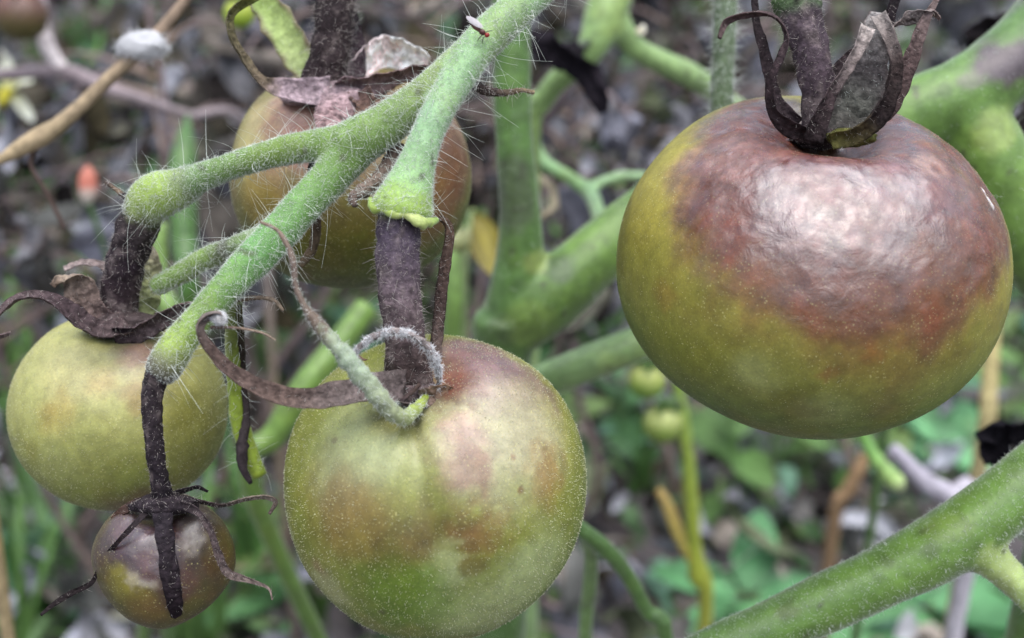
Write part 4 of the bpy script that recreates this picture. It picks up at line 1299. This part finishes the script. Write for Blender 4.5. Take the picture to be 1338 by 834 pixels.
def litter(name, n, y0, y1, smin, smax, zmax, seed, power=1.0, pal=PALS, curl=2.2, crum=.11, pitch=.55, mat=None, nu=6, nv=5):
    g = np.random.default_rng(seed)
    x, y = wedge(n, y0, y1, g, power)
    L = smin + (smax - smin) * g.random(n) ** 1.4
    z = ground_z(x, y) + .004 + zmax * g.random(n) ** 2.2
    cols = pal[g.integers(0, len(pal), n)] * (.65 + .6 * g.random(n))[:, None]
    V, F, C = leaf_batch(np.stack([x, y, z], 1), L, L * (.3 + .45 * g.random(n)), g.random(n) * 6.28, g.normal(0, pitch, n), g.normal(0, .8, n),
                         g.normal(0, curl, n), g.normal(0, 1.6, n), crum * (.5 + g.random(n)), cols, nu=nu, nv=nv, seed=seed)
    me = mesh(name, V, F, C, mat or M_LITTER)
    return obj(name, me, None, 'stuff')


o = litter('leaf_litter', 7500, .42, 3.3, .012, .052, .05, 31, power=1.0)
o['label'] = 'grey and mauve crumbled dead leaves carpeting the soil'
o['category'] = 'leaf litter'
GPAL = np.array([S(92, 128, 84), S(112, 146, 100), S(76, 112, 62), S(116, 142, 84), S(104, 142, 118)])
o = litter('ground_cover', 4200, .5, 3.3, .010, .032, .05, 32, pal=GPAL, curl=.7, crum=.03, pitch=.4, mat=M_LEAF)
o['label'] = 'small green leaves of low ground cover among the litter'
o['category'] = 'ground cover'
# dry stalk fragments
g = np.random.default_rng(33)
n = 900
x, y = wedge(n, .45, 3.0, g)
L = .03 + .10 * g.random(n) ** 1.5
yw = g.random(n) * 6.28
pt = g.normal(0, .35, n)
r = .0006 + .0016 * g.random(n) ** 2
p0 = np.stack([x, y, ground_z(x, y) + .006 + .03 * g.random(n) ** 2], 1)
dv = np.stack([np.cos(yw) * np.cos(pt), np.sin(yw) * np.cos(pt), np.sin(pt)], 1)
bd = g.normal(size=(n, 3)) * .25
ss = np.linspace(0, 1, 5)
X = p0[:, None] + L[:, None, None] * (dv[:, None] * ss[None, :, None] + bd[:, None] * (ss ** 2)[None, :, None])
u0 = nrm(np.cross(dv, [[0, 0, 1.]])); v0 = np.cross(dv, u0)
ph = np.arange(5) * 2 * math.pi / 5
ring = u0[:, None, None] * np.cos(ph)[None, None, :, None] + v0[:, None, None] * np.sin(ph)[None, None, :, None]
V = (X[:, :, None] + ring * (r[:, None] * (1 - .4 * ss)[None])[:, :, None, None]).reshape(-1, 3)
F = (grid_faces(5, 5, True)[None] + (np.arange(n) * 25)[:, None, None]).reshape(-1, 4)
tp = np.array([S(170, 152, 128), S(150, 132, 130), S(186, 178, 172), S(150, 120, 80), S(104, 86, 80)])
C = np.repeat(tp[g.integers(0, 5, n)] * (.6 + .6 * g.random(n))[:, None], 25, 0)
o = obj('stalk_litter', mesh('stalk_litter', V, F, C, M_TWIG), None, 'stuff')
o['label'] = 'thin dry stalk fragments scattered over the soil'
o['category'] = 'litter'


def one_leaf(base, L, wd, yaw, pitch, roll, cu, cv, cr, c, seed, nu=9, nv=7, tip=.85, serr=0.):
    return leaf_batch(np.array([base]), np.array([L]), np.array([wd]), np.array([yaw]), np.array([pitch]), np.array([roll]), np.array([cu]), np.array([cv]), np.array([cr]), np.array([c]), nu=nu, nv=nv, seed=seed, tip=tip, serr=serr)


# --- prototypes, copied as individuals
def make_dead_vine(seed, tall=False):
    g = np.random.default_rng(seed)
    t = thing('dead_vine', (0, 0, 0), 'withered grey tomato vine with crumpled hanging leaves on the litter', 'dead plant', 'withered vines standing behind the tomatoes')
    h = (.20 + .12 * g.random()) if not tall else .36
    ct = [[0, 0, -.01, .0035]]
    x = y = 0
    for k in range(1, 6):
        x += g.normal(0, .022); y += g.normal(0, .022)
        ct.append([x, y, h * k / 5 * (1 if k < 5 else .97), .0032 - .0004 * k])
    cst = [(0, S(150, 130, 112)), (.5, S(140, 122, 120)), (1, S(120, 104, 104))]
    V, F, C = tube(ct, n=40, m=8, lump=.2, seed=seed, cst=cst, world=True)
    part('stem', V, F, C, M_TWIG, t)
    sp = spline(np.array(ct), 60)
    s0, ls = (40, .62) if tall else (12, 1.0)
    for k in range(10):
        p = sp[int(s0 + (58 - s0) * (k + .3 * g.random()) / 10)][:3]
        yw = g.random() * 6.28
        ln = .03 + .05 * g.random()
        e = p + np.array([math.cos(yw) * ln, math.sin(yw) * ln, -.005 + .02 * g.random()])
        V, F, C = tube([[*p, .0012], [*(p * .5 + e * .5 + [0, 0, .008]), .001], [*e, .0007]], n=10, m=5, world=True, cst=cst)
        part('twig', V, F, C, M_TWIG, t)
        for q in range(3):
            b0 = p * (1 - (.5 + .25 * q)) + e * (.5 + .25 * q)
            V, F, C = one_leaf(b0, (.034 + .03 * g.random()) * ls, (.018 + .022 * g.random()) * ls, yw + g.normal(0, .8), -1.1 + g.normal(0, .5), g.normal(0, .8), g.normal(0, 2.4), g.normal(0, 1.8), .13, PALS[g.integers(0, len(PALS))] * (.45 + .5 * g.random()), seed + k * 5 + q)
            part('leaf', V, [F], C, M_LITTER, t)
    return t


def make_weed(seed, c):
    g = np.random.default_rng(seed)
    t = thing('weed', (0, 0, 0), 'small broad-leaved green weed growing out of the leaf litter', 'weed', 'weeds growing in the litter')
    h = .035 + .04 * g.random()
    V, F, C = tube([[0, 0, -.01, .0014], [.003, .002, h * .5, .0012], [.004, -.002, h, .0008]], n=14, m=7, world=True, cst=[(0, S(120, 140, 80)), (1, c)])
    part('stem', V, F, C, M_STALK, t)
    for k in range(7):
        yw = k * 2.4 + g.normal(0, .3)
        z = h * (.35 + .65 * k / 6)
        L = (.040 - .003 * k) * (.8 + .4 * g.random())
        V, F, C = one_leaf([.003, 0, z], L, L * .48, yw, .15 + .09 * k + g.normal(0, .15), g.normal(0, .3), -.9 + g.normal(0, .4), .5, .02, c * (.8 + .4 * g.random()), seed + k, serr=.04)
        part('leaf', V, [F], C, M_LEAF, t)
    return t


def make_grass(seed, c):
    g = np.random.default_rng(seed)
    t = thing('grass_tuft', (0, 0, 0), 'tuft of narrow upright green blades in the leaf litter', 'grass', 'grass tufts in the litter')
    for k in range(9):
        yw = g.random() * 6.28
        L = .06 + .08 * g.random()
        V, F, C = one_leaf([g.normal(0, .006), g.normal(0, .006), -.003], L, .004 + .004 * g.random(), yw, 1.35 + g.normal(0, .12), g.normal(0, .5), -.5 + g.normal(0, .4), .8, .01, c * (.75 + .5 * g.random()), seed + k, nu=10, nv=3, tip=.6)
        part('blade', V, [F], C, M_LEAF, t)
    return t


MARKS = [(60, 60, 'round the dark rotten tomato'), (150, 180, 'behind the mould-capped dry stalk'), (60, 330, 'behind the left tomato'), (300, 60, 'behind the looped sepal'),
         (480, 30, 'behind the tomato at the fork'), (640, 260, 'behind the upright green stalk'), (760, 120, 'behind the blackened leaf'), (900, 40, 'behind the thin hairy stem'),
         (1100, 40, 'behind the upright sepals'), (1280, 30, 'beyond the purple-patched stalk'), (60, 760, 'below the left tomato'), (330, 760, 'beside the tiny shrivelled tomato'),
         (400, 470, 'between the left and frosted tomatoes'), (850, 600, 'near the yellow-green stem'), (1060, 630, 'under the large brown-shouldered tomato'), (1240, 560, 'near the black dead leaf'), (720, 600, 'beside the frosted tomato')]


def where(px, py):
    return min(MARKS, key=lambda m: (m[0] - px) ** 2 + (m[1] - py) ** 2)[2]


def scatter(protos, spots, pxs, text):
    used = set()
    for k, (x, y, s_, rz) in enumerate(spots):
        pr = protos[k % len(protos)]
        o = pr if id(pr) not in used else copy_tree(pr)
        used.add(id(pr))
        o.location = (x, y, float(ground_z(np.array([x]), np.array([y]))[0]))
        o.rotation_euler = (0, 0, rz)
        o.scale = (s_, s_, s_)
        o['label'] = text % where(*pxs[k])


g = np.random.default_rng(55)
dv = [make_dead_vine(s_) for s_ in (201, 217, 233, 249)]
tall_vines = [make_dead_vine(s_, True) for s_ in (263, 277, 291)]
sp, pxs = [], []
for row, py in enumerate((-30, 40, 115, 195, 285, 380)):
    for px in range(-60, 1400, 110 if row < 3 else 165):
        qx, qy = px + g.normal(0, 28), py + g.normal(0, 22)
        if row > 3 and 760 < qx < 1320:
            continue
        p = G(qx, qy, .10)
        sp.append((p[0], p[1], (.75 + .5 * g.random()) * (1.0 if row < 4 else .7), g.random() * 6.28))
        pxs.append((qx, qy))
scatter(dv, sp, pxs, 'withered grey tomato vine with crumpled hanging leaves, standing %s')
sp, pxs = [], []
for px, py, d_ in [(-10, 40, .62), (60, 130, .72), (110, 20, .58), (160, 100, .66), (215, 40, .60), (255, 150, .66), (40, 230, .60), (130, 250, .74), (275, 100, .72), (20, 330, .66),
                   (560, 20, .62), (640, 90, .75), (720, 60, .66), (760, 130, .66), (850, 30, .72), (890, 90, .68), (620, 180, .78),
                   (1110, 20, .70), (1250, 10, .66), (330, 30, .66)]:
    q = P(px, py, d_)
    sp.append((q[0], q[1], (q[2] + .02) / .36, g.random() * 6.28))
    pxs.append((px, py))
scatter(tall_vines, sp, pxs, 'tall bare-stalked dead vine with shrivelled leaves at its top, %s')
wd = [make_weed(301, S(94, 138, 88)), make_weed(315, S(108, 144, 80)), make_weed(329, S(88, 130, 98)), make_weed(343, S(124, 150, 88))]
sp, pxs = [], []
for px, py in [(90, 60), (330, 110), (60, 250), (130, 290), (200, 340), (30, 340), (150, 220), (640, 170), (620, 260), (720, 300), (860, 170), (920, 60), (600, 130), (760, 190), (1220, 560), (1150, 600), (1260, 600), (960, 650), (870, 600), (720, 620), (800, 560), (1010, 640), (400, 430), (340, 520), (440, 400), (20, 480), (60, 760), (320, 720), (360, 800), (1290, 40), (1180, 30), (1050, 610), (700, 560), (1320, 520), (20, 20), (270, 330), (160, 20)]:
    pxs.append((px, py))
    p = G(px, py, 0.02)
    sp.append((p[0], p[1], .7 + .6 * g.random(), g.random() * 6.28))
for row, py in enumerate((10, 90, 170, 260, 350, 440)):
    for px in range(-30, 1380, 120):
        if row > 1 and 800 < px < 1310:
            continue
        qx, qy = px + g.normal(0, 35), py + g.normal(0, 25)
        pxs.append((qx, qy))
        p = G(qx, qy, .06)
        sp.append((p[0], p[1], 1.1 + .8 * g.random(), g.random() * 6.28))
scatter(wd, sp, pxs, 'small broad-leaved green weed growing %s')
gr = [make_grass(401, S(110, 148, 80)), make_grass(415, S(92, 132, 70)), make_grass(429, S(124, 156, 106))]
sp, pxs = [], []
for px, py in [(20, 760), (50, 800), (100, 820), (30, 860), (330, 790), (390, 560), (340, 440), (180, 260), (120, 210), (420, 800), (600, 250), (90, 110), (300, 250), (880, 130), (1000, 660), (1080, 690), (840, 640), (300, 820), (260, 860), (210, 180), (620, 150), (10, 560)]:
    pxs.append((px, py))
    p = G(px, py, 0.0)
    sp.append((p[0], p[1], .7 + .6 * g.random(), g.random() * 6.28))
for row, py in enumerate((60, 150, 250, 350, 450)):
    for px in range(-30, 1380, 75):
        if row > 1 and 800 < px < 1310:
            continue
        qx, qy = px + g.normal(0, 25), py + g.normal(0, 25)
        pxs.append((qx, qy))
        p = G(qx, qy, .03)
        sp.append((p[0], p[1], .8 + .9 * g.random(), g.random() * 6.28))
scatter(gr, sp, pxs, 'tuft of narrow upright green blades growing %s')

# ------------------------------------------------------------------ single things seen out of focus
def twig_thing(name, label, cat, ctrl, st, ground=True, seed=0, r=None, lump=.15, mat=None, n=60, foot=None, group=None):
    wc = to_ground(ctrl, r=r, foot=foot) if ground else W(ctrl)
    V, F, C = tube(wc, n=n, m=12, lump=lump, seed=seed, cst=st, world=True)
    t = thing(name, V[np.argmin(V[:, 2])], label, cat, group)
    part('stem', V, F, C, mat or M_TWIG, t)
    return t


# tan dry stalk with a white mould cap
zc = [(262, -40, .300, 6), (245, -5, .300, 7), (215, 35, .300, 8), (190, 62, .300, 9), (165, 82, .300, 9), (130, 115, .300, 9), (95, 148, .300, 10), (68, 170, .300, 11), (50, 180, .300, 14), (30, 192, .300, 11), (0, 210, .300, 9), (-60, 245, .302, 9)]
wc = to_ground(zc, foot=(P(-150, 400, .31)[0], P(-150, 400, .31)[1]), r=.002)
V, F, C = tube(wc, n=110, m=14, lump=.12, seed=500, cst=[(0, S(150, 128, 112)), (.12, S(176, 156, 124)), (.30, S(184, 164, 120)), (.37, S(190, 160, 84)), (.42, S(180, 160, 120)), (1, S(160, 140, 116))], world=True)
t = thing('dry_stalk', V[np.argmin(V[:, 2])], 'tan dry stalk with a white mould cap and a yellow knot', 'stalk')
part('stem', V, F, C, M_TWIG, t)
b = blob('mould_cap', t, 188, 61, .2985, 32, 17, 16, S(245, 244, 246), M_PETAL, 55, lump=.35)
bv = np.array([v.co for v in b.data.vertices]) + root_loc(t)
bf = np.array([p.vertices for p in b.data.polygons])
hv, hf = hairs(bv, [bf], 5200, .0006, .0022, .00006, 56, segs=2, wild=.8)
part('mould', hv, hf, None, M_MOULD, b, origin=root_loc(t), kind='stuff')
V, F, C = tube([(50, 185, .3, 4), (40, 215, .302, 3), (60, 250, .305, 3), (85, 300, .31, 3)], n=20, m=7, cst=[(0, BRN), (1, BRN)])
part('side_twig', V, F, C, M_TWIG, t)

twig_thing('dry_stalk', 'pinkish grey dry stalk lying behind the mould-capped one', 'stalk', [(-30, 100, .50, 8), (40, 95, .50, 9), (85, 92, .50, 11), (130, 112, .50, 10), (170, 125, .50, 8), (240, 150, .51, 6), (330, 190, .56, 6)], [(0, S(140, 126, 130)), (.4, S(176, 162, 162)), (.6, S(150, 134, 110)), (1, S(120, 106, 104))], seed=501, r=.002)
twig_thing('dry_stalk', 'bleached stalk leaning on the pinkish grey one', 'stalk', [(52, -20, .50, 7), (58, 40, .50, 9), (66, 70, .50, 11), (86, 95, .50, 9)], [(0, S(160, 150, 154)), (1, S(216, 206, 204))], seed=502, ground=False)

# yellow and white flower
fc = P(10, 120, .52)
t = thing('flower', fc, 'pale white flower with yellow centre on thin stem', 'flower')
for k in range(5):
    a = k * 1.2566 + .4
    dirv = RIGHT * math.cos(a) + UP * math.sin(a)
    e = fc + dirv * .012 - FWD * .002
    V, F, C = strap([(*fc, .0015, 0), (*(fc + dirv * .006 + [0, 0, .001]), .0032, 10), (*(fc + dirv * .011), .0026, 10), (*(fc + dirv * .016 - FWD * .002), .0008, 0)], n=14, m=7, world=True, cst=[(0, S(214, 214, 120)), (.4, S(226, 228, 204)), (1, S(232, 234, 222))], cup=.2)
    part('petal', V, F, C, M_PETAL, t)
V, F, C = tube([[*(fc + FWD * .002), .002], [*(fc - FWD * .003 - UP * .002), .0026], [*(fc - FWD * .006 - UP * .006), .0018]], n=12, m=10, world=True, cst=[(0, S(200, 190, 40)), (1, S(206, 196, 60))])
part('flower_centre', V, F, C, M_PETAL, t)
V, F, C = tube([[*fc, .0012], [*(fc + [-.03, .02, -.02]), .0012], [fc[0] - .09, fc[1] + .06, -.005, .0014]], n=20, m=7, world=True, cst=[(0, GB), (1, GB)])
part('flower_stem', V, F, C, M_STALK, t)

# red-orange bud
rc = P(115, 240, .46)
t = thing('flower_bud', rc, 'small red-orange bud with pale base among the weeds', 'bud')
V, F, C = tube([[*(rc + UP * .006), .0010], [*(rc + UP * .003), .0028], [*rc, .0032], [*(rc - UP * .004), .0028], [*(rc - UP * .007), .0012]], n=22, m=14, world=True, seed=510, cst=[(0, S(214, 140, 120)), (.55, S(216, 128, 108)), (.7, S(226, 200, 186)), (1, S(214, 214, 200))])
part('bud', V, F, C, M_PETAL, t)
V, F, C = tube([[*(rc - UP * .006), .001], [*(rc + [.003, .005, -.06]), .001], [rc[0] + .004, rc[1] + .01, -.005, .0012]], n=16, m=6, world=True, cst=[(0, GB), (1, GB)])
part('bud_stem', V, F, C, M_STALK, t)


def small_fruit(px, py, d, rpx, c1, c2, label, stem_to, seed, cat='tomato', group=None):
    B = tomato_body(px, py, d, rpx, .95, (.05, .9, .4), dim_d=.1, dim_w=.25, lobes=4, lobe_a=.01, seed=seed, nth=40, nph=56)
    normals(B)
    tt = smooth(-.6, .7, B['L'][:, 2] + .2 * fbm(B['L'] * 2, seed, 2))[:, None]
    top = B['c'] + B['Z'] * B['b'] * .85
    t = thing('small_tomato', top, label, cat, group)
    part('fruit', B['V'], B['F'], c2 * (1 - tt) + c1 * tt, M_SKIN, t, attrs={'rot': np.zeros(len(B['V']))})
    e = P(*stem_to)
    V, F, C = tube([[*(B['c'] + B['Z'] * B['b'] * .72), .0013], [*(top * .5 + e * .5 + UP * .004), .0011], [*e, .0012]], n=14, m=8, world=True, cst=[(0, GB), (1, GB)])
    part('stem', V, F, C, M_STALK, t)
    for k in range(5):
        a = k * 1.2566 + seed
        dv_ = B['X'] * math.cos(a) + B['Y'] * math.sin(a)
        q = B['c'] + B['Z'] * B['b'] * .86
        V, F, C = strap([(*q, .0012, 0), (*(q + dv_ * B['a'] * .5 + B['Z'] * .001), .0013, 0), (*(q + dv_ * B['a'] * .95 + B['Z'] * .0005), .0003, 0)], n=8, m=5, world=True, cst=[(0, GB), (1, GC)])
        part('sepal', V, F, C, M_SEPAL, t)
    return t


# yellow-green stem with two little green fruits
t = twig_thing('slender_weed', 'yellow-green upright stem with a swollen pale joint near the soil', 'stem', [(880, 470, .50, 8), (890, 530, .50, 8), (899, 600, .502, 9), (903, 660, .505, 10), (908, 720, .51, 10), (914, 755, .513, 15), (922, 785, .516, 10)], [(0, S(120, 150, 60)), (.35, S(150, 160, 50)), (.6, S(170, 164, 70)), (.75, S(200, 184, 120)), (1, S(170, 150, 100))], seed=520, r=.003, mat=M_STALK)
V, F, C = tube([(908, 735, .511, 9), (888, 700, .511, 9), (872, 660, .513, 8), (860, 640, .515, 5)], n=20, m=10, cst=[(0, S(170, 160, 70)), (1, S(170, 140, 70))])
part('side_shoot', V, F, C, M_STALK, t)
small_fruit(845, 498, .475, 24, S(170, 180, 96), S(120, 160, 60), 'little pale green unripe tomato, upper of two', (882, 478, .50), 61, group=None)
small_fruit(866, 553, .480, 26, S(176, 186, 110), S(130, 160, 62), 'little pale green unripe tomato, lower of two', (892, 535, .50), 62, group=None)
# other small fruits
t = twig_thing('slender_weed', 'blurred green stem ending in a pale bud behind the withered neck', 'stem', [(612, 285, .44, 6), (606, 330, .44, 8), (602, 400, .443, 9)], [(0, S(150, 170, 110)), (1, GA)], seed=521, r=.003, mat=M_STALK)
small_fruit(594, 312, .43, 22, S(176, 180, 130), S(160, 166, 110), 'small pale round fruit beside a wilted yellow leaf', (610, 292, .44), 63)
small_fruit(312, 18, .42, 20, S(176, 190, 70), S(150, 180, 50), 'small yellow-green fruit framed by the looped sepal', (320, -30, .43), 64)
small_fruit(28, 20, .48, 34, S(104, 70, 60), S(90, 84, 40), 'dark brown rotten tomato hanging among dead leaves', (40, -40, .48), 65)
# yellow wilted leaf
p = P(618, 275, .45)
V, F, C = one_leaf(p, .030, .011, -1.0, -.85, .5, .6, .6, .03, S(150, 138, 54), 66)
t = thing('wilted_leaf', p, 'wilted yellow leaf beside the green stalk', 'leaf')
part('blade', V, [F], C, M_LEAF, t)
V, F, C = tube([[*p, .0008], [*(p * .5 + P(612, 285, .44) * .5), .0009], [*P(612, 287, .44), .001]], n=8, m=6, world=True, cst=[(0, LIME), (1, GB)])
part('petiole', V, F, C, M_STALK, t)

# bottom right: weeds, dead bits
def leaf_plant(label, base_px, leaves, c, seed):
    b0 = G(*base_px)
    t = thing('leafy_weed', b0, label, 'weed')
    k = 0
    for (px, py, h, L, wd_, yaw, pitch, roll) in leaves:
        p = G(px, py, h)
        V, F, C = one_leaf(p, L, wd_, yaw, pitch, roll, -.6, .45, .012, c * (.85 + .3 * ((k * 37) % 10) / 10), seed + k, nu=14, nv=9, serr=.02)
        part('leaf', V, [F], C, M_LEAF, t)
        V, F, C = tube([[b0[0], b0[1], -.005, .0016], [(b0[0] + p[0]) / 2, (b0[1] + p[1]) / 2, h * .7, .0013], [*p, .0010]], n=12, m=7, world=True, cst=[(0, GA), (1, GC)])
        part('petiole', V, F, C, M_STALK, t)
        k += 1
    return t


LG = S(104, 164, 108)
leaf_plant('green weed with pointed upright leaf beside the swollen yellow stem joint', (985, 790), [(975, 775, .03, .052, .024, 1.2, .75, .2), (965, 778, .03, .050, .022, 2.7, .25, -.3), (980, 790, .03, .048, .024, 3.5, .1, .3), (990, 782, .03, .046, .020, .3, .2, .2), (995, 790, .025, .036, .018, -.8, .1, .2)], LG, 530)
leaf_plant('light green weed whose broad leaf shows under the thick downy stalk', (1060, 850), [(1070, 835, .04, .075, .036, .25, .15, .2), (1060, 850, .04, .06, .03, -.4, .1, .0), (1055, 850, .03, .05, .03, 2.4, .3, .0)], S(112, 170, 110), 540)
leaf_plant('broad green weed under the pale side shoot', (1240, 800), [(1215, 790, .04, .085, .045, .15, .1, .3), (1230, 790, .03, .05, .03, 2.6, .3, 0), (1250, 805, .03, .05, .03, -.6, .2, 0)], S(100, 160, 104), 550)
leaf_plant('pale blurred weed below the large tomato on the right', (1225, 590), [(1215, 575, .03, .055, .03, .5, .3, .3), (1230, 580, .03, .05, .028, 2.2, .5, 0), (1240, 585, .03, .06, .03, 1.2, .4, 0), (1220, 590, .03, .05, .03, 3.6, .3, 0), (1235, 595, .03, .05, .028, -.5, .2, .2)], S(116, 172, 120), 560)

t = twig_thing('dry_stalk', 'pale tan upright stalk near the black crumpled leaf', 'stalk', [(1300, 400, .52, 8), (1296, 450, .52, 10), (1292, 510, .52, 11), (1288, 560, .522, 11)], [(0, S(190, 176, 120)), (.6, S(186, 168, 132)), (1, S(160, 140, 120))], seed=531, r=.003)
t = twig_thing('dry_stalk', 'orange-brown stub of stalk leaning below the large right tomato', 'stalk', [(1136, 585, .60, 7), (1122, 615, .60, 9), (1105, 645, .603, 10), (1092, 668, .606, 9)], [(0, S(156, 126, 92)), (1, S(134, 112, 92))], seed=532, r=.004)
t = twig_thing('green_shoot', 'green hooked shoot drooping below the large right tomato', 'shoot', [(1135, 520, .45, 6), (1128, 560, .45, 8), (1138, 590, .45, 9), (1154, 612, .45, 10), (1172, 632, .45, 12), (1178, 640, .45, 6)], [(0, S(104, 150, 70)), (.5, S(120, 168, 84)), (.85, S(160, 190, 110)), (1, S(190, 200, 150))], ground=False, seed=533, mat=M_STALK)
V, F, C = tube(to_ground([(1135, 520, .45, 6), (1140, 500, .46, 6), (1160, 520, .49, 6)], r=.002), n=30, m=8, world=True, cst=[(0, GB), (1, GB)])
part('support_stem', V, F, C, M_STALK, t)
t = twig_thing('dry_stalk', 'silvery bleached dry stalk meeting the thick downy stalk', 'stalk', [(1165, 585, .47, 9), (1190, 612, .47, 11), (1215, 634, .47, 14), (1245, 648, .47, 15), (1275, 656, .472, 12)], [(0, S(170, 164, 176)), (.6, S(216, 210, 214)), (1, S(200, 190, 190))], seed=534, r=.003)
t = twig_thing('dry_stalk', 'curled beige dry tendril behind the upright green stalk', 'stalk', [(705, 232, .42, 5), (722, 245, .42, 6), (726, 265, .42, 7), (714, 282, .42, 7), (700, 290, .42, 6), (690, 300, .425, 5)], [(0, S(190, 176, 150)), (1, S(196, 180, 150))], seed=535, r=.0015)
t = twig_thing('withered_petiole', 'mauve-brown dead leaf stalk under the blackened leaf', 'leaf stalk', [(745, 108, .42, 9), (732, 122, .42, 13), (716, 144, .42, 14), (704, 166, .42, 11), (698, 185, .42, 7)], [(0, S(104, 92, 96)), (1, S(112, 98, 104))], seed=536, r=.002)


def crumpled(name, label, ctrl_list, base, seed, c):
    t = thing(name, base, label, 'dead leaf')
    for k, (ct, cc) in enumerate(ctrl_list):
        V, F, C = strap(ct, n=34, m=11, cst=[(0, c * cc), (1, c * cc)], cup=.5, ruffle=.5, crink=.3, seed=seed + k, thick=.0006)
        part('leaf_fold', V, F, C, M_LITTER, t)
    return t


t = crumpled('dead_leaf', 'blackened crumpled leaf hanging beside the light green branched stem', [
    ([(690, 45, .372, 10, 0), (715, 60, .372, 18, 20), (745, 72, .372, 22, 30), (768, 98, .372, 20, 20), (782, 125, .373, 15, 10), (788, 148, .374, 7, 0)], 1.0),
    ([(682, 62, .376, 8, 30), (710, 68, .376, 14, 50), (740, 60, .376, 16, 60), (762, 70, .376, 10, 40)], 1.7),
    ([(770, 90, .378, 8, 0), (785, 110, .378, 10, 30), (795, 135, .378, 6, 40)], 3.5)], P(770, 60, .38), 570, S(64, 58, 66))
V, F, C = tube([(745, 66, .374, 5), (765, 58, .380, 6), (784, 45, .386, 7)], n=12, m=8, cst=[(0, DARK), (1, GB)])
part('petiole', V, F, C, M_STALK, t)
t = crumpled('dead_leaf', 'black crumpled dead leaf caught above the thick downy stalk', [
    ([(1276, 572, .300, 6, 20), (1298, 560, .300, 18, 40), (1325, 556, .300, 20, 50), (1350, 566, .300, 16, 30)], 1.0),
    ([(1300, 560, .302, 14, 0), (1302, 585, .302, 18, 10), (1310, 606, .302, 16, 20), (1322, 632, .300, 10, 20)], .8),
    ([(1330, 556, .298, 12, 0), (1338, 585, .298, 16, -10), (1345, 620, .296, 14, 0)], .7)], P(1310, 640, .29), 580, S(66, 62, 70))
V, F, C = tube([(1320, 600, .301, 4), (1335, 612, .288, 4), (1350, 620, .262, 4), (1375, 606, .236, 4)], n=12, m=8, cst=[(0, DARK), (1, GB)])
part('petiole', V, F, C, M_DEAD, t)
t = crumpled('dead_leaf', 'dark curled dead leaf above the right forked stalk', [
    ([(1262, 48, .33, 6, 10), (1285, 32, .33, 14, 40), (1310, 24, .33, 14, 30), (1345, 20, .33, 10, 20)], 1.0),
    ([(1270, 40, .332, 8, 50), (1275, 70, .332, 12, 20), (1290, 95, .332, 8, 0)], .8)], P(1290, 95, .332), 590, S(70, 64, 66))
V, F, C = tube([(1288, 90, .332, 4), (1292, 105, .315, 4), (1296, 112, .285, 4)], n=12, m=8, cst=[(0, DARK), (1, GB)])
part('petiole', V, F, C, M_DEAD, t)
# added pale bead, standing in for a round out-of-focus highlight
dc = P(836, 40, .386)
t = thing('highlight_bead', dc, 'tiny cream bead standing in for a blurred highlight on the light green branched stem', 'highlight stand-in')
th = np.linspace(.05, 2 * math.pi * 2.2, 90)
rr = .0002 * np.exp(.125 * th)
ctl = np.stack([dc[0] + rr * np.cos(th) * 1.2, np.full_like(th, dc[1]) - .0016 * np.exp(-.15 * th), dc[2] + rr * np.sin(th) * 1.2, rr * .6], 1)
V, F, C = tube(ctl, n=120, m=10, world=True, lump=.02, cst=[(0, S(250, 240, 214, 1)), (1, S(252, 246, 230, 1))])  # near-white colour carries the brightness of the highlight
part('bead_coil', V, F, C, M_PETAL, t)
